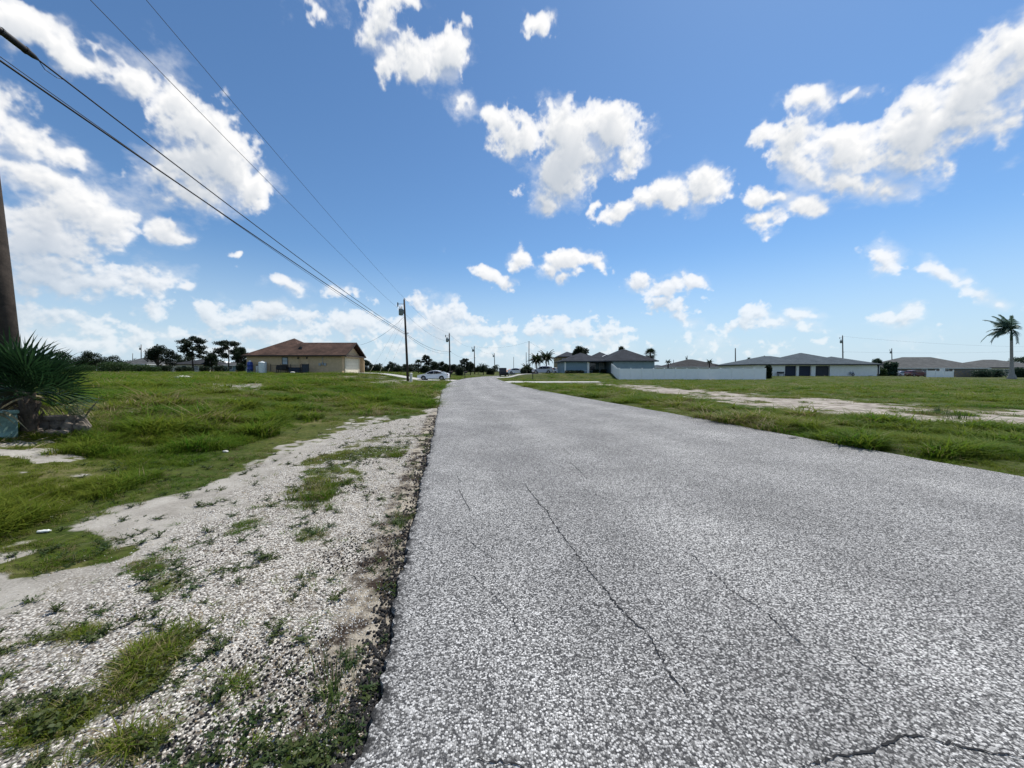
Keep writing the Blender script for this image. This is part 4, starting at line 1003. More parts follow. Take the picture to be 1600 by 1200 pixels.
wire('telephone_cable', 'lower black cable from the leaning pole to the pole behind the sedan', mid_at(.57), p2_at(.57), 1.0, .014, 'cable')
wire('power_line', 'line from the sedan\'s pole on to the pole at the bend', p2_at(.985), p3_at(.985), 1.0, .012)
wire('telephone_cable', 'cable from the sedan\'s pole on to the pole at the bend', p2_at(.6), p3_at(.6), 1.0, .016, 'cable')
wire('power_line', 'line from the pole at the bend to the pole by the truck', p3_at(.985), p4_at(.985), 1.0, .013)
wire('service_line', 'line strung across the road to the tall bare pole', p3_at(.99), p5_at(.99), 1.1, .014)
wire('service_line', 'line descending from the tall bare pole to the tan stone house', p5_at(.99), at(876, 556, 104), .5, .014)
wire('service_line', 'service line dropping from the leaning pole to the tan house roof', mid_at(.80), at(563, 539, 57), .6, .013)
wire('power_line', 'upper far line running right from the pole behind the white house', p8_at(.985), at(1640, 542, 135), .8, .014)
wire('telephone_cable', 'lower far line running right from the pole behind the white house', p8_at(.6), at(1640, 547.5, 135), .6, .014)
# guys with pale guards
for i, (px, Y, f, w_) in enumerate(((577.5, 62.5, .84, 'leftmost'), (593, 62.5, .80, 'middle'), (605.5, 62.5, .62, 'rightmost'))):
    b = on_ground(px, Y); a = mid_at(f); d = (a - b).normalized(); L_ = (a - b).length
    t = thing('guy_wire', '%s of three guy wires with pale guards behind the drive' % w_, 'guy wire', b, group='guy wires behind the drive')
    MB().tube([Vector((0, 0, -.1)), d * L_], .006, 5).build('wire', 'wire', t)
    MB().tube([d * .1, d * 2.3], .05, 8).build('guard', 'offwhite', t)
def pedestal(label, p, w, h, m, name='utility_pedestal', cap=True):
    t = thing(name, label, 'utility box', p)
    MB().box((0, 0, h / 2 - .05), (w, w * .8, h + .1)).build('cabinet', m, t, bevel=.02)
    if cap: MB().lathe([(w * .75, 0), (w * .75, .05), (w * .45, .14)], 4, (0, 0, h)).build('lid', m, t).rotation_euler = (0, 0, 0)
    return t
p = on_ground(642.3, 49.6); pedestal('pale grey cable pedestal at the foot of the leaning pole', p, .30, 1.0, 'offwhite')
# mint green box behind the palm
p = at(-13, 655, 5.75); p.z = Hs(p.x, 5.75)
t = thing('utility_cabinet', 'mint green metal utility cabinet beside the fan palm at the left edge', 'utility box', p)
MB().box((0, 0, .12), (.38, .34, .44)).build('cabinet', 'mint', t, bevel=.03); MB().box((0, -.01, .37), (.41, .38, .06)).build('lid', 'mint', t, bevel=.02)
MB().box((.02, -.175, .14), (.26, .02, .24)).build('door', 'mint', t, bevel=.01)

# ------------------------------------------------------------------ mailboxes
def mailbox(label, px, Y, h=1.1, m='dark'):
    p = on_ground(px, Y); t = thing('mailbox', label, 'mailbox', p, R(10))
    MB().box((0, 0, h / 2 - .1), (.10, .10, h + .2)).build('post', m, t); MB().box((.12, 0, h - .02), (.5, .09, .07)).build('arm', m, t)
    pr = [(-.14, 0), (.14, 0), (.14, .16)] + [(.14 * math.cos(a), .16 + .12 * math.sin(a)) for a in np.linspace(.3, 2.84, 7)] + [(-.14, .16)]
    mb = MB(); n = len(pr)
    for x in (-.12, .42): mb.v += [(x, a, h + .02 + b) for a, b in pr]
    mb.f = [tuple(range(n)), tuple(reversed(range(n, 2 * n)))] + [(i, (i + 1) % n, n + (i + 1) % n, n + i) for i in range(n)]
    mb.build('box', m, t); MB().box((.3, -.15, h + .2), (.03, .02, .22)).build('flag', 'lamp_red', t)
mailbox('black mailbox on a post directly behind the white sedan', 703.0, 55.0, 1.15)
mailbox('dark mailbox on a post at the road\'s left edge before the bend', 726.5, 71.0, 1.15)
mailbox('thin dark mailbox post on the lawn left of the silver suv', 832.3, 66.0, 1.05)

# ------------------------------------------------------------------ vehicles
def car(label, loc, rz, paint, kind='sedan', name='car'):
    t = thing(name, label, 'car', loc, rz)
    if kind == 'sedan':
        L2, w, belt, roofz = 2.32, .90, .94, 1.46
        top = [(-2.30, .34), (-2.34, .52), (-2.28, .68), (-2.05, .79), (-1.6, .88), (-1.12, .96), (-.80, 1.14), (-.42, 1.34), (0, 1.44), (.45, 1.455), (.9, 1.40), (1.35, 1.24), (1.75, 1.08), (2.15, 1.04), (2.28, .96), (2.33, .66), (2.28, .32)]
        sidew = [[(-.98, .97), (-.42, 1.30), (.12, 1.38), (.12, .97)], [(.18, .97), (.18, 1.385), (.72, 1.36), (1.22, 1.20), (1.42, 1.02)]]
        ws = ((-1.08, .975), (-.40, 1.35)); rw = ((1.02, 1.365), (1.70, 1.10)); wx = 1.36; wr = .335
    else:
        L2, w, belt, roofz = 2.35, .93, 1.10, 1.70
        top = [(-2.32, .38), (-2.36, .62), (-2.28, .88), (-2.0, .99), (-1.45, 1.08), (-1.15, 1.14), (-.75, 1.42), (-.45, 1.60), (0, 1.69), (.7, 1.70), (1.4, 1.66), (1.85, 1.58), (2.1, 1.25), (2.28, 1.08), (2.33, .7), (2.28, .38)]
        sidew = [[(-.95, 1.13), (-.45, 1.53), (.10, 1.61), (.10, 1.13)], [(.16, 1.13), (.16, 1.615), (.92, 1.61), (.92, 1.13)], [(.98, 1.13), (.98, 1.60), (1.62, 1.53), (1.80, 1.20)]]
        ws = ((-1.10, 1.17), (-.45, 1.60)); rw = ((1.88, 1.53), (2.10, 1.22)); wx = 1.40; wr = .37
    ra = wr + .05; bot = []
    for cx in (wx, -wx):
        bot += [(cx + ra + .02, .24)] + [(cx + ra * math.cos(a), wr + ra * math.sin(a)) for a in np.linspace(-.15, math.pi + .15, 11)] + [(cx - ra - .02, .24)]
    out = top + bot
    def yw(x, z):
        y = w - max(0, z - belt) * .40 - max(0, .5 - z) * .10
        return y * (1 - .13 * (abs(x) / L2) ** 5)
    cz = .75; mb = MB(); loops = []
    for s_, ins in ((-1, .045), (-.955, 0), (0, 0), (.955, 0), (1, .045)):
        st = len(mb.v)
        for x, z in out:
            k = (1 - ins); inarch = z < belt and abs(abs(x) - wx) < ra + .01 and z < wr + ra + .01 and (x, z) in bot
            xx = x * (k if not inarch else 1); zz = cz + (z - cz) * (k if not inarch else 1)
            bow = .03 * (1 - s_ * s_) if z > belt else 0
            mb.v.append((xx, s_ * yw(x, z), zz + bow))
        loops.append(st)
    n = len(out)
    for a, b in zip(loops[:-1], loops[1:]):
        for i in range(n): mb.f.append((a + i, b + i, b + (i + 1) % n, a + (i + 1) % n))
    mb.f.append(tuple(loops[0] + i for i in range(n))); mb.f.append(tuple(loops[-1] + i for i in reversed(range(n))))
    body = mb.build('body', paint, t, False)
    for s_ in (-1, 1):
        for poly in sidew: MB().face([(x, s_ * (yw(x, z) * .999 + .012), z) for x, z in (poly if s_ < 0 else list(reversed(poly)))]).build('side_window', 'car_glass', t)
        for cx in (-wx, wx):
            wh = MB().lathe([(wr * .62, -.10), (wr * .92, -.11), (wr, -.07), (wr, .07), (wr * .92, .11), (wr * .62, .10)], 20, (0, 0, 0), 'Y', False).build('tyre', 'rubber', None, True)
            e = thing_part('wheel', t); e.location = (cx, s_ * (w - .13), wr); wh.parent = e
            rm = MB().lathe([(wr * .62, 0), (wr * .55, .02 * s_), (wr * .15, .03 * s_), (.02, .045 * s_)], 16, (0, s_ * .06, 0), 'Y', True); rm.build('rim', 'rim', e)
        hx = -2.16; hz = .72 if kind == 'sedan' else .90
        MB().box((hx, s_ * .62, hz), (.22, .34, .12)).build('headlight', 'lamp_clear', t, bevel=.03)
        MB().box((2.24, s_ * .64, .90 if kind == 'sedan' else 1.12), (.14, .34, .13)).build('tail_light', 'lamp_red', t, bevel=.03)
        MB().box((ws[0][0] + .22, s_ * (w + .06), belt + .08), (.12, .16, .12)).build('door_mirror', paint, t, bevel=.03)
    for (a, b) in (ws, rw):
        nx = (b[1] - a[1]); nz = -(b[0] - a[0]); l = math.hypot(nx, nz); ox, oz = -nx / l * .02, -nz / l * .02
        if oz < 0: ox, oz = -ox, -oz
        ya, yb = yw(*a) - .12, yw(*b) - .10
        MB().face([(a[0] + ox, -ya, a[1] + oz + .02), (a[0] + ox, ya, a[1] + oz + .02), (b[0] + ox, yb, b[1] + oz + .02), (b[0] + ox, -yb, b[1] + oz + .02)]).build('windscreen' if a is ws[0] else 'rear_window', 'car_glass', t)
    MB().box((0, 0, .28), (3.6, 1.4, .12)).build('underbody', 'dark', t)
    MB().box((2.34, 0, .66), (.02, .42, .12)).build('number_plate', 'offwhite', t)
    return t
p = on_ground(678, 57.8); car('white sedan parked on the concrete drive with its tail to the road', p + Vector((0, 0, .05)), R(-3), 'car_white')
p = on_ground(848, 86); car('silver suv parked beside the coconut palms', p + Vector((0, 0, .05)), R(-14), 'car_silver', 'suv')
p = on_ground(867, 92); car('white car parked behind the silver suv\'s tail', p, R(-60), 'car_white', 'sedan')
p = on_ground(809, 92); car('pale car half hidden by the dark shrubs left of the coconut palms', p + Vector((0, 0, .05)), R(160), 'car_white', 'sedan')
p = on_ground(1431, 100); car('dark maroon suv parked before the grey-roofed house', p, R(180), 'car_maroon', 'suv')
p = on_ground(1406, 104); car('silver car parked beyond the maroon suv', p, R(195), 'car_silver', 'sedan')
def truck():
    p = on_ground(785.5, 103); t = thing('box_truck', 'dark navy box truck seen from behind at the far bend', 'truck', p, R(0))
    MB().box((0, 2.2, 1.45), (1.95, 4.2, 1.75)).build('box_body', 'car_navy', t, bevel=.04); MB().box((0, 5.0, 1.05), (1.8, 1.4, 1.5)).build('cab', 'car_navy', t, bevel=.1)
    MB().box((0, 2.6, .5), (.9, 5.4, .16)).build('chassis', 'dark', t)
    for s_ in (-1, 1):
        for y in (.9, 4.9):
            e = thing_part('wheel', t); e.location = (s_ * .78, y, .38)
            MB().lathe([(.2, -.12), (.38, -.12), (.38, .12), (.2, .12)], 16, (0, 0, 0), 'X').build('tyre', 'rubber', e); MB().lathe([(.2, -.125), (.05, -.13), (.05, .13), (.2, .125)], 12, (0, 0, 0), 'X').build('rim', 'rim', e)
        MB().box((s_ * .8, .08, .72), (.16, .05, .12)).build('tail_light', 'lamp_red', t)
        MB().box((s_ * .49, .09, 1.45), (.9, .03, 1.6)).build('rear_door', 'car_navy', t)
    MB().box((0, .02, .52), (1.8, .1, .12)).build('bumper', 'dark', t)
    p = on_ground(791.5, 101); q = thing('trailer', 'small dark utility trailer beside the navy box truck', 'trailer', p)
    MB().box((0, 1.2, .75), (.95, 2.2, .7)).build('bed', 'dark', q)
    for s_ in (-1, 1): MB().lathe([(.12, -.08), (.3, -.08), (.3, .08), (.12, .08)], 14, (s_ * .5, 1.2, .3), 'X').build('wheel', 'rubber', q)
    MB().tube([(0, .2, .5), (0, -.8, .45)], .04, 6).build('drawbar', 'dark', q)
truck()

# ------------------------------------------------------------------ palms, trees, shrubs
def fan_leaf_mesh(seed, nseg=26, L_=.75, arc=215, droop=.12, wk=.055):
    rnd = random.Random(seed); mb = MB()
    for k in range(nseg):
        a = R(-arc / 2 + arc * k / (nseg - 1)); ll = L_ * (.72 + .28 * math.cos(a * .55)) * rnd.uniform(.92, 1.05)
        d = Vector((math.sin(a), 0, math.cos(a))); s_ = Vector((math.cos(a), 0, -math.sin(a))); w = ll * wk
        fold = Vector((0, .03 * (1 if k % 2 else -1), 0)); tipd = Vector((rnd.gauss(0, .02), -droop * rnd.uniform(.3, 1.6), -rnd.uniform(0, .08)))
        p0 = d * .03; p1 = d * ll * .5 + fold * ll + Vector((0, -droop * .25, 0)); p2 = d * ll * .78 + fold * .5 * ll + tipd * .45; p3 = d * ll + tipd
        n = len(mb.v); mb.v += [tuple(x) for x in (p0, p1 - s_ * w, p1 + s_ * w, p2 - s_ * w * .45, p2 + s_ * w * .45, p3)]
        mb.f += [(n, n + 1, n + 2), (n + 1, n + 3, n + 4, n + 2), (n + 3, n + 5, n + 4)]
    return mb.mesh('leaf')
def fan_palm():
    p = at(46, 655, 6.15); p.z = Hs(p.x, 6.15); t = thing('fan_palm', 'dark green young fan palm at the left edge beside the mint cabinet', 'palm', p)
    rnd = random.Random(3); cz = .66
    MB().tube([(0, 0, -.15), (.01, 0, .15), (-.02, 0, .4), (0, 0, cz)], [.12, .10, .10, .08], 12).build('trunk', 'palm_trunk', t, True)
    boots = MB()
    for k in range(16):
        a = k * 2.4; z = .1 + .5 * k / 16; d = Vector((math.cos(a), math.sin(a), 0))
        boots.tube([d * .085 + Vector((0, 0, z)), d * .15 + Vector((0, 0, z + .14))], [.03, .012], 5)
    boots.build('leaf_bases', 'palm_trunk', t)
    ms = [fan_leaf_mesh(i, 30, .66, 185, .05, .023) for i in range(4)]
    for m_ in ms: m_.materials.append(M['fan_leaf'])
    md = fan_leaf_mesh(9, 18, .5, 150, .3); md.materials.append(M['fan_dry'])
    spec = []
    for k in range(30):
        a = k * 2.399 + .4; e = R(84) - R(112) * (k / 30) ** 1.25
        spec.append((a, e, rnd.uniform(.22, .45) * (.8 + .3 * k / 30), k))
    for a, e, pl, k in spec:
        d = Vector((math.cos(a) * math.cos(e), math.sin(a) * math.cos(e), math.sin(e)))
        c0 = Vector((0, 0, cz - .08 + rnd.uniform(-.05, .1))); hub = c0 + d * pl + Vector((0, 0, -.04 * (1 - math.sin(e))))
        lf = bpy.data.objects.new('leaf', ms[k % 4] if k < 27 else md); COL.objects.link(lf); lf.parent = t
        lf.location = hub
        up = d; nrm = Vector((d.x, d.y, -d.z * .3)).normalized()
        q = up.to_track_quat('Z', 'Y'); lf.rotation_mode = 'QUATERNION'
        from mathutils import Quaternion
        lf.rotation_quaternion = q @ Quaternion((0, 0, 1), rnd.uniform(-1.3, 1.3)) ; s_ = rnd.uniform(.8, 1.12); lf.scale = (s_, s_, s_)
        MB().tube([c0, c0.lerp(hub, .5) + Vector((0, 0, .03)), hub], [.022, .014, .010], 5).build('petiole', 'fan_leaf' if k < 27 else 'fan_dry', t)
fan_palm()
def rubble():
    p = at(92, 655, 6.35); p.z = Hs(p.x, 6.35); t = thing('rubble_heap', 'broken block of brown rock rubble right of the fan palm', 'rubble', p)
    rnd = random.Random(8)
    for k, (x, y, z, a, b, c) in enumerate([(-.26, 0, .12, .3, .3, .3), (-.02, .04, .13, .28, .28, .3), (.2, 0, .13, .2, .26, .3), (.34, .05, .12, .18, .24, .26), (-.15, -.16, .03, .26, .22, .16), (.08, -.18, .02, .24, .2, .14), (.27, -.16, .02, .2, .2, .14), (-.42, -.08, .02, .2, .2, .14)]):
        MB().rock((x, y, z), (a, b, c), 60 + k, 3, .35).build('stone', 'rock', t)
    MB().box((.0, .06, .25), (.5, .26, .07), R(3)).build('top_slab', 'rock', t, bevel=.01)
    lit = MB()
    for k in range(120):
        x, y = rnd.gauss(-.25, .5), rnd.gauss(-.5, .28); z = Hs(p.x + x, p.y + y) - p.z; a = rnd.uniform(0, 6.28); l = rnd.uniform(.06, .22)
        d = Vector((math.cos(a), math.sin(a), rnd.uniform(-.1, .5))).normalized(); s_ = Vector((-d.y, d.x, .2)) * rnd.uniform(.006, .02)
        c = Vector((x, y, z + .02)); lit.face([c - s_, c + d * l * .5 - s_, c + d * l, c + d * l * .5 + s_])
    o = lit.build('leaf_litter', 'fan_dry', None); o.location = p; tag(o, 'brown dry leaf litter scattered under the fan palm', 'leaf litter', kind='stuff')
rubble()
def tall_weed(label, px, Y, h, nb, seed, spread=.07, mt='weed_leaf'):
    p = on_ground(px, Y); t = thing('tall_grass_clump', label, 'grass clump', p); rnd = random.Random(seed); mb = MB(); hd = MB()
    for _ in range(nb):
        a = rnd.uniform(0, 6.28); r = spread * rnd.random(); ln = rnd.uniform(.05, .55); hh = h * rnd.uniform(.45, 1)
        b = Vector((r * math.cos(a), r * math.sin(a), -.02)); d = Vector((math.cos(a), math.sin(a), 0)); s_ = Vector((-d.y, d.x, 0)) * rnd.uniform(.0018, .0038) * max(1, Y / 7)
        q = [b + d * ln * hh * f * f + Vector((0, 0, hh * (f - .15 * ln * f * f))) for f in (0, .35, .7, 1)]
        n = len(mb.v)
        for i, c in enumerate(q[:3]): mb.v += [tuple(c - s_ * (1 - .25 * i)), tuple(c + s_ * (1 - .25 * i))]
        mb.v.append(tuple(q[3])); mb.f += [(n, n + 1, n + 3, n + 2), (n + 2, n + 3, n + 5, n + 4), (n + 4, n + 5, n + 6)]
        if h > .5 and rnd.random() < .12: hd.tube([q[2], q[3] + Vector((0, 0, .06))], [.012, .004], 4)
    mb.build('blades', mt, t)
    if hd.v: hd.build('seed_heads', 'fan_dry', t)
tall_weed('tall tufted grass clump right of the brown rubble', 118, 6.55, .62, 90, 5)
tall_weed('low bushy grass clump at the rubble\'s right end', 131, 6.2, .28, 120, 6, .16)
tall_weed('bright grass tuft growing from the broken road edge', 624, 3.55, .11, 70, 7, .06, 'weed_leaf')
tall_weed('long-bladed grass clump at the photo\'s bottom left of the road edge', 515, 1.72, .17, 90, 8, .16, 'weed_leaf')
tall_weed('tall green tuft in the left lawn near the sand patch', 330, 8.2, .30, 70, 9, .12, 'weed_leaf')
tall_weed('tall tuft at the far edge of the right-hand bare strip', 1468, 13.0, .34, 90, 10, .3, 'hedge_leaf')
tall_weed('broad dark weed clump on the right verge near the photo\'s edge', 1500, 11.4, .30, 110, 11, .35, 'bush_leaf')
# small pale stones and litter in the lot
def small(name, label, cat, px, Y, d, m_='rock_white', seed=1):
    p = on_ground(px, Y); o = MB().rock((0, 0, d[2] * .3), d, seed, 2).build(name, m_); o.location = p; tag(o, label, cat)
small('stone', 'low white mound of stone in the middle of the left lot', 'stone', 286, 33, (1.6, .9, .5), seed=2)
small('stone', 'white stone in the grass left of the lush strip', 'stone', 367, 13.0, (.14, .10, .10), seed=3)
small('stone', 'small white stone in the grass nearest the sandy verge', 'stone', 260, 7.6, (.09, .07, .06), seed=4)
small('stone', 'flat white stone in the grass below the fan palm\'s lot', 'stone', 350, 6.4, (.11, .07, .04), seed=5)
small('stone', 'pale stone among the gravel left of the marl patch', 'stone', 410, 2.15, (.035, .03, .025), seed=6)
def bottle():
    p = ground(68, 833); t = thing('crushed_bottle', 'crushed pale plastic bottle lying on the sandy verge', 'bottle', p + Vector((0, 0, .012)), R(20)); t.scale = (.42, .55, .40)
    MB().lathe([(.02, -.09), (.03, -.085), (.026, -.04), (.032, 0), (.024, .04), (.03, .07), (.012, .10)], 12, (0, 0, .012), 'X').build('body', 'plastic_white', t, True)
    MB().lathe([(.013, .10), (.013, .115)], 10, (0, 0, .012), 'X').build('cap', 'white', t)
bottle()
for px, py, lab in ((1239, 690, 'dark dead leaf on the road near its right edge'), (1293, 692.5, 'dark curled leaf at the road\'s right edge')):
    p = ground(px, py); p.z = .012; o = MB().face([(-.12, -.02, 0), (0, -.05, .015), (.13, 0, .005), (0, .05, .02)]).face([(-.12, -.02, .004), (0, .05, .024), (.13, 0, .009), (0, -.05, .019)]).build('fallen_leaf', 'dark'); o.location = p; tag(o, lab, 'leaf')

def frond_mesh(seed, L_=2.6, droop=1.0, nl=30, lw=.05, ll=.55):
    rnd = random.Random(seed); mb = MB(); pts = []
    for i in range(nl + 1):
        f = i / nl; pts.append(Vector((L_ * f * (1 - .18 * f * droop), 0, L_ * (.38 * f - .62 * droop * f * f))))
    mb.tube(pts[::5] + [pts[-1]], [.04 * (1 - i / 8) + .006 for i in range(len(pts[::5]) + 1)], 5, False)
    for i in range(3, nl + 1):
        f = i / nl; p = pts[i]; d = (pts[i] - pts[i - 1]).normalized(); l = ll * math.sin(min(1, f * 1.25 + .12) * math.pi * .82 + .25) * rnd.uniform(.85, 1.1)
        for s_ in (-1, 1):
            e = (Vector((0, s_, 0)) * .8 + d * .55 + Vector((0, 0, -.35 * droop - rnd.uniform(0, .3)))).normalized(); w = d * lw
            m_ = p + e * l * .5; tip = p + e * l + Vector((0, 0, -.18 * l))
            n = len(mb.v); mb.v += [tuple(p - w * .5), tuple(p + w * .5), tuple(m_ + w * .5), tuple(m_ - w * .5), tuple(tip)]; mb.f += [(n, n + 1, n + 2, n + 3), (n + 3, n + 2, n + 4)]
    return mb.mesh('frond')
def feather_palm(label, base, h, R_, nf, leafm, trunkm, seed, trunk_r=(.2, .13), lean=(0, 0), wind=0.0, spear=False, dry=0, name='coconut_palm', shaft=False):
    t = thing(name, label, 'palm', base); rnd = random.Random(seed); top = Vector((lean[0], lean[1], h))
    if shaft: MB().tube([(0, 0, -.3), (0, 0, .3), (0, 0, 1.0), top * .4, top * .75, top * .8], [.72, .60, .32, .22, .20, .20], 14).build('trunk', trunkm, t, True)
    else: MB().tube([(0, 0, -.3), top * .3 + Vector((.05, 0, 0)), top * .65, top], [trunk_r[0] * 1.25, trunk_r[0], trunk_r[1] * 1.1, trunk_r[1]], 10).build('trunk', trunkm, t, True)
    if shaft: MB().tube([top * .79, top * .9, top], [.20, .18, .12], 12).build('crownshaft', 'royal_leaf', t, True)
    ms = [frond_mesh(seed * 10 + i, R_, dr, 26, R_ * .036, R_ * .30) for i, dr in enumerate((.55, .95, 1.3))]
    for m_ in ms: m_.materials.append(M[leafm])
    mdry = frond_mesh(seed * 10 + 7, R_ * .8, 1.7, 22, R_ * .03, R_ * .22); mdry.materials.append(M['palm_dry'])
    for k in range(nf):
        a = k * 2.399; f = k / nf; e = R(68) - R(95) * f
        isdry = k >= nf - dry
        o = bpy.data.objects.new('frond', mdry if isdry else ms[min(2, int(f * 3))]); COL.objects.link(o); o.parent = t; o.location = top
        if wind:
            v = Vector((math.cos(a), math.sin(a), 0)) + Vector((-wind * (1 - .3 * f), 0, 0)); a = math.atan2(v.y, v.x)
        o.rotation_euler = (0, -e * .75, a); s_ = rnd.uniform(.85, 1.1); o.scale = (s_, s_, s_)
    if spear: MB().tube([top, top + Vector((.08, 0, R_ * .75))], [.06, .012], 6).build('spear_leaf', leafm, t)
    return t
b = on_ground(838.5, 93); feather_palm('coconut palm with browning lower fronds behind the silver suv', b, at(838, 564, 93).z - b.z, 2.6, 30, 'palm_leaf', 'bark', 1, dry=6)
b = on_ground(853.5, 95); feather_palm('taller coconut palm left of the tan stone house', b, at(853.5, 560, 95).z - b.z, 2.8, 26, 'palm_leaf', 'bark', 2)
b = on_ground(823, 90); feather_palm('short dark palm left of the browning coconut palm', b, at(822, 576, 90).z - b.z, 1.9, 20, 'palm_leaf', 'bark', 3)
b = on_ground(1043.5, 96); feather_palm('small palm showing above the white fence near its left end', b, at(1043.5, 566, 96).z - b.z, 1.15, 14, 'palm_leaf', 'bark', 4)
b = on_ground(1108, 92); feather_palm('small dark palm above the middle of the white fence', b, at(1108, 566, 92).z - b.z, 1.1, 14, 'palm_leaf', 'bark', 6, trunk_r=(.16, .12))
b = on_ground(1580.5, 72); feather_palm('royal palm with wind-blown fronds at the right edge', b, at(1577, 517, 72).z - b.z, 4.1, 12, 'royal_leaf', 'royal_trunk', 5, lean=(-.45, 0), wind=1.5, spear=True, name='royal_palm', shaft=True)

def leafcloud(mb, c, r, n, size, rnd, flatz=1.0):
    for _ in range(n):
        d = Vector((rnd.gauss(0, 1), rnd.gauss(0, 1), rnd.gauss(0, 1))).normalized() * (rnd.random() ** .45)
        p = Vector(c) + Vector((d.x * r[0], d.y * r[1], d.z * r[2])); a = Vector((rnd.gauss(0, 1), rnd.gauss(0, 1), rnd.gauss(0, .7))).normalized()
        b_ = a.cross(Vector((rnd.gauss(0, 1), rnd.gauss(0, 1), rnd.gauss(0, 1)))).normalized(); s_ = size * rnd.uniform(.6, 1.3)
        mb.face([p, p + a * s_ * .5 + b_ * s_ * .28, p + a * s_, p + a * s_ * .5 - b_ * s_ * .28])
def tree(label, px, Y, top_py, half_px, style, seed, leafm=None, name=None, base_py=None):
    base = on_ground(px, Y); h = at(px, top_py, Y).z - base.z; w = half_px * Y / F0; rnd = random.Random(seed)
    h = max(h, .6)
    nm = name or {'pine': 'pine_tree', 'oak': 'broadleaf_tree', 'bush': 'bush', 'cabbage': 'cabbage_palm', 'hedge': 'hedge'}[style]
    t = thing(nm, label, {'pine': 'tree', 'oak': 'tree', 'bush': 'bush', 'cabbage': 'palm', 'hedge': 'hedge'}[style], base)
    tr = MB(); cr = MB(); tops = []
    if style == 'pine':
        bend = Vector((rnd.uniform(-.04, .04) * h, 0, 0)); P = lambda f: Vector((bend.x * math.sin(f * 3), 0, h * f))
        tr.tube([P(f) + (Vector((0, 0, -.3)) if f == 0 else Vector()) for f in (0, .3, .6, .92)], [h * .024, h * .02, h * .014, h * .006], 8)
        for k in range(15):
            f = .40 + .56 * k / 15; a = k * 2.4 + rnd.uniform(-.4, .4); rr = w * (1.0 - .55 * max(0, (f - .62) / .38) ** 1.4) * rnd.uniform(.65, 1.0) * (.72 if f < .5 else 1)
            e = P(f) + Vector((math.cos(a) * rr, math.sin(a) * rr * .9, h * rnd.uniform(.03, .10)))
            tr.tube([P(f), P(f).lerp(e, .55) + Vector((0, 0, -.02 * h)), e], [h * .008, h * .006, h * .003], 5, False); tops.append((e, .30)); tops.append((P(f).lerp(e, .62) + Vector((0, 0, .05 * h)), .2))
        tops.append((P(.97), .3))
        for e, s_ in tops: leafcloud(cr, e, (w * s_, w * s_, h * .06), 260, .04 * h, rnd)
    elif style == 'oak':
        tr.tube([(0, 0, -.3), (.03 * h, 0, h * .22), (0, .02 * h, h * .45)], [h * .045, h * .036, h * .025], 8)
        for k in range(13):
            a = k * 2.4; f = .30 + .55 * rnd.random(); rr = w * math.sqrt(rnd.random()) * .78
            e = Vector((math.cos(a) * rr, math.sin(a) * rr, h * (f + .15 * (1 - rr / w))))
            tr.tube([(0, 0, h * .25), e * .5 + Vector((0, 0, h * .15)), e], [h * .018, h * .011, h * .005], 5, False); tops.append(e)
        for e in tops: leafcloud(cr, e, (w * .38, w * .38, h * .15), 420, .052 * h, rnd)
        leafcloud(cr, (0, 0, h * .86), (w * .35, w * .35, h * .14), 380, .052 * h, rnd)
    elif style in ('bush', 'hedge'):
        for k in range(4): a = k * 1.7; tr.tube([(0, 0, -.15), (math.cos(a) * w * .35, math.sin(a) * w * .3, h * .6)], [.06, .02], 5)
        n = 12 if style == 'bush' else 18
        for k in range(n):
            x = w * rnd.uniform(-.78, .78) if style == 'hedge' else w * .68 * math.cos(k * 2.4) * math.sqrt(rnd.random()); y = (.9 if style == 'hedge' else w * .6) * math.sin(k * 2.4) * rnd.random()
            zt = h * (1 - .55 * (abs(x) / w) ** 2) if style == 'bush' else h * rnd.uniform(.85, 1)
            for zf in (.22, .5, .8): leafcloud(cr, (x, y, zt * zf), (w * .26, min(w * .3, 1.2), h * .22), 150, max(.2, .10 * h), rnd)
    elif style == 'cabbage':
        tr.tube([(0, 0, -.3), (0, 0, h * .4), (0, 0, h * .8)], [h * .035, h * .03, h * .028], 9)
        ms = fan_leaf_mesh(seed, 20, w * .62, 200, .25); ms.materials.append(M[leafm or 'oak_leaf'])
        for k in range(34):
            a = k * 2.4; e = R(85) - R(150) * k / 34; d = Vector((math.cos(a) * math.cos(e), math.sin(a) * math.cos(e), math.sin(e)))
            o = bpy.data.objects.new('leaf', ms); COL.objects.link(o); o.parent = t; o.location = Vector((0, 0, h - w * .95)) + d * w * .45
            o.rotation_mode = 'QUATERNION'; o.rotation_quaternion = d.to_track_quat('Z', 'Y')
        tr.build('trunk', 'bark', t, True); return t
    tr.build('trunk', 'bark', t, True)
    cr.build('crown', leafm or {'pine': 'pine_leaf', 'oak': 'oak_leaf', 'bush': 'bush_leaf', 'hedge': 'hedge_leaf'}[style], t)
    return t
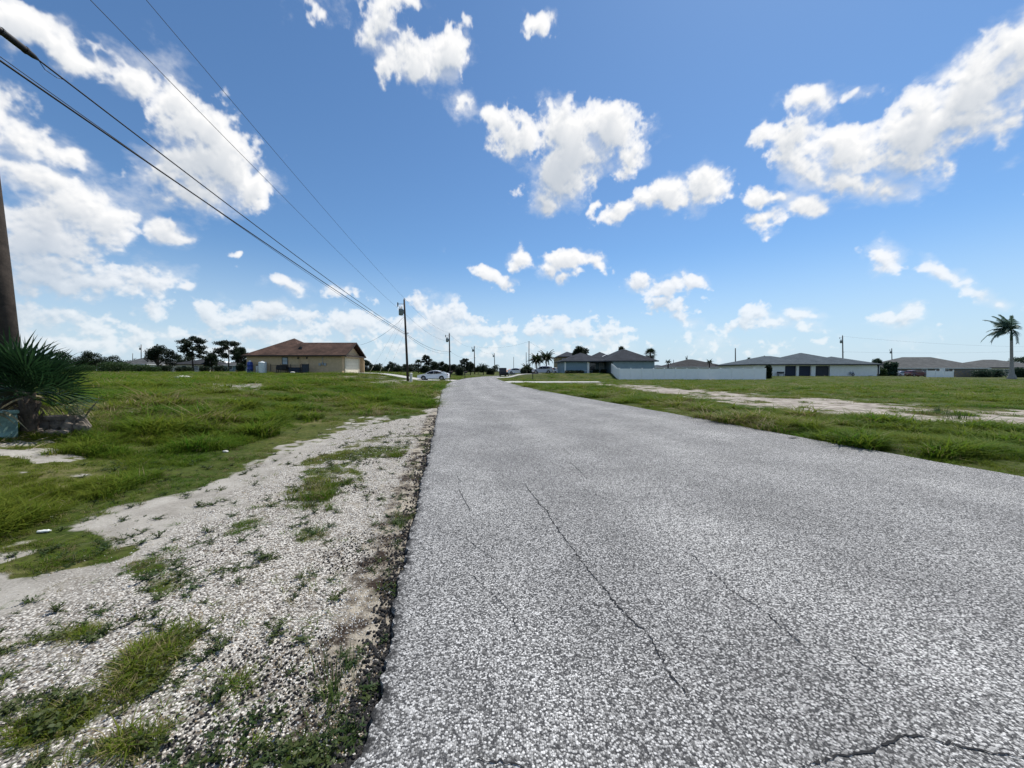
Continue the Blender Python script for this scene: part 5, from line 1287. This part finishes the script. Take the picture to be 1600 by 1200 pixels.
TREES = [
 ('tallest flat-topped pine left of the tan house', 303, 108, 529, 22, 'pine', 1), ('second tall pine, nearest the tan house', 357, 108, 534, 21, 'pine', 2), ('spreading dark multi-stemmed pine left of the tallest pine', 247, 105, 541, 23, 'oak', 3, 'pine_leaf'),
 ('dark bushy tree behind the brown-roofed house', 281, 128, 554, 20, 'oak', 4), ('dark tree touching the tan house\'s left eave', 378, 92, 544, 11, 'oak', 5), ('small tree left of the second tall pine', 331, 120, 551, 9, 'oak', 6),
 ('dark round tree far left behind the fan palm', 140, 95, 551, 20, 'oak', 7), ('dark low tree left of the grey-roofed far house', 172, 112, 557, 17, 'oak', 8), ('dark tree at the far left edge behind the fan palm', 98, 100, 549, 24, 'oak', 31),
 ('bright green bush largest of the far left thicket', 182, 80, 565, 26, 'bush', 9), ('green bush in the middle of the far left thicket', 214, 84, 569, 22, 'bush', 10), ('low green bush at the right end of the far left thicket', 236, 86, 573, 16, 'bush', 11), ('green bush at the left end of the far left thicket', 128, 84, 570, 26, 'bush', 12),
 ('dark shrub under the spreading pine', 254, 98, 571, 18, 'bush', 13, 'oak_leaf'), ('dark shrub in front of the brown-roofed house', 288, 104, 573, 16, 'bush', 14, 'oak_leaf'), ('dark shrub below the second tall pine', 345, 100, 571, 14, 'bush', 15, 'oak_leaf'), ('dark shrub between the tall pines', 320, 108, 572, 12, 'bush', 32, 'oak_leaf'),
 ('dark shrub against the tan house\'s left corner', 376, 80, 568, 9, 'bush', 16, 'oak_leaf'),
 ('small leafy tree right of the tan house garage', 573, 88, 563, 9, 'oak', 17), ('dark shrub row behind the leftmost guy wire', 588, 105, 570, 11, 'bush', 18, 'oak_leaf'), ('small tree behind the guy wires', 610, 100, 564.5, 7, 'oak', 19), ('low dark shrub left of the leaning pole', 622, 112, 573, 10, 'bush', 33, 'oak_leaf'), ('low flat tree directly behind the leaning pole', 636, 118, 569, 9, 'oak', 20),
 ('round dark palm left of the umbrella-shaped pine', 654, 100, 561, 7.5, 'cabbage', 21), ('umbrella-shaped pine above the white sedan', 666, 112, 556, 8, 'pine', 22), ('dark tree behind the white sedan\'s roof', 680, 112, 565, 10, 'oak', 23), ('dark pointed tree behind the white sedan\'s boot', 692.5, 110, 566, 7, 'oak', 24), ('dark shrub right of the sedan\'s pole', 711, 115, 569, 9, 'oak', 25), ('tall umbrella-topped tree left of the pole at the bend', 726, 118, 561.5, 9, 'pine', 26), ('dark tree touching the pole at the bend', 735, 122, 567, 7, 'oak', 27), ('small round tree right of the pole at the bend', 755, 130, 570, 6, 'oak', 28), ('dark low tree between the pole at the bend and the far pole', 747, 134, 573, 6, 'oak', 34), ('dark bush left of the far thin pole', 766, 140, 576, 8, 'bush', 35, 'oak_leaf'), ('dark shrub behind the sedan\'s bonnet', 664, 105, 571, 9, 'bush', 36, 'oak_leaf'), ('low shrub between the pole and the second mailbox', 718, 112, 574, 8, 'bush', 37, 'oak_leaf'), ('dark shrub filling in behind the sedan\'s rear', 701, 116, 571, 7, 'bush', 38, 'oak_leaf'),
 ('dark spiky shrub hiding the pale car\'s front', 818, 88, 576, 8, 'bush', 39, 'oak_leaf'), ('dark shrub under the browning coconut palm', 829, 91, 575, 7, 'bush', 40, 'oak_leaf'), ('leafy dark tree rising over the blue-grey house\'s left roof', 907, 100, 541, 13, 'oak', 41), ('bare-topped tree tip above the blue-grey house\'s right peak', 971, 110, 544, 7, 'oak', 42), ('round cabbage palm right of the blue-grey house', 1015.5, 97, 543.5, 11, 'cabbage', 43),
 ('low porch shrub beside the blue-grey house\'s column', 931, 80.2, 578, 6, 'bush', 44, 'oak_leaf'), ('low porch shrub at the blue-grey house\'s right wing', 943, 80.0, 577, 6, 'bush', 45, 'oak_leaf'), ('low dark hedge under the blue-grey house\'s left wall', 898, 79.0, 580, 15, 'hedge', 46, 'oak_leaf'),
 ('round tree behind the white fence\'s right end', 1168.5, 90, 561, 7, 'oak', 47, 'hedge_leaf'), ('dark slim bush at the white fence\'s right end', 1200, 70, 570, 6, 'bush', 48, 'oak_leaf'), ('small tree tip above the long white house\'s left roof', 1193, 104, 556, 5, 'oak', 49, 'hedge_leaf'),
 ('tall green bush right of the long white house', 1390, 96, 565, 13, 'bush', 50, 'hedge_leaf'), ('bright low bush at the long white house\'s right corner', 1378, 88, 576, 8, 'bush', 51), ('round tree top over the long white house\'s right roof end', 1369, 106, 562.5, 8, 'oak', 52, 'hedge_leaf'), ('small tree left of the distant right pole', 1404, 118, 572, 9, 'oak', 53, 'hedge_leaf'),
 ('long dark hedge before the grey-roofed house', 1545, 90, 577, 24, 'hedge', 54), ('dark hedge right of the royal palm\'s trunk', 1596, 88, 574, 12, 'hedge', 55), ('tree mass behind the grey-roofed house\'s right slope', 1533, 135, 563.5, 20, 'oak', 56, 'hedge_leaf'), ('tree behind the low grey-roofed house at the right edge', 1592, 140, 559, 22, 'oak', 57, 'hedge_leaf'), ('small tree left of the grey-roofed house behind the silver car', 1407, 128, 570, 8, 'oak', 58, 'hedge_leaf'),
]
for row in TREES: tree(*row)

def far_wood(label, px0, px1, Y, top0, top1, seed):
    rnd = random.Random(seed); mb = MB(); n = int((px1 - px0) / 1.5)
    for i in range(n):
        px = px0 + (px1 - px0) * i / n; yy = Y + rnd.uniform(-6, 6); b = on_ground(px, yy)
        h = max(.8, at(px, rnd.uniform(top0, top1) + 2.5 * math.sin(i * .35 + seed), yy).z - b.z)
        for zf in (.25, .55, .85): leafcloud(mb, b + Vector((0, 0, h * zf)), (1.1, 1.1, h * .22), 45, .5, rnd)
    o = mb.build('far_wood', 'oak_leaf'); tag(o, label, 'wood', kind='stuff')
far_wood('dark far treeline beyond the left-hand lots', 90, 386, 140, 562, 573, 2)
far_wood('dark far treeline between the tan house and the bend', 566, 778, 158, 569, 577, 5)
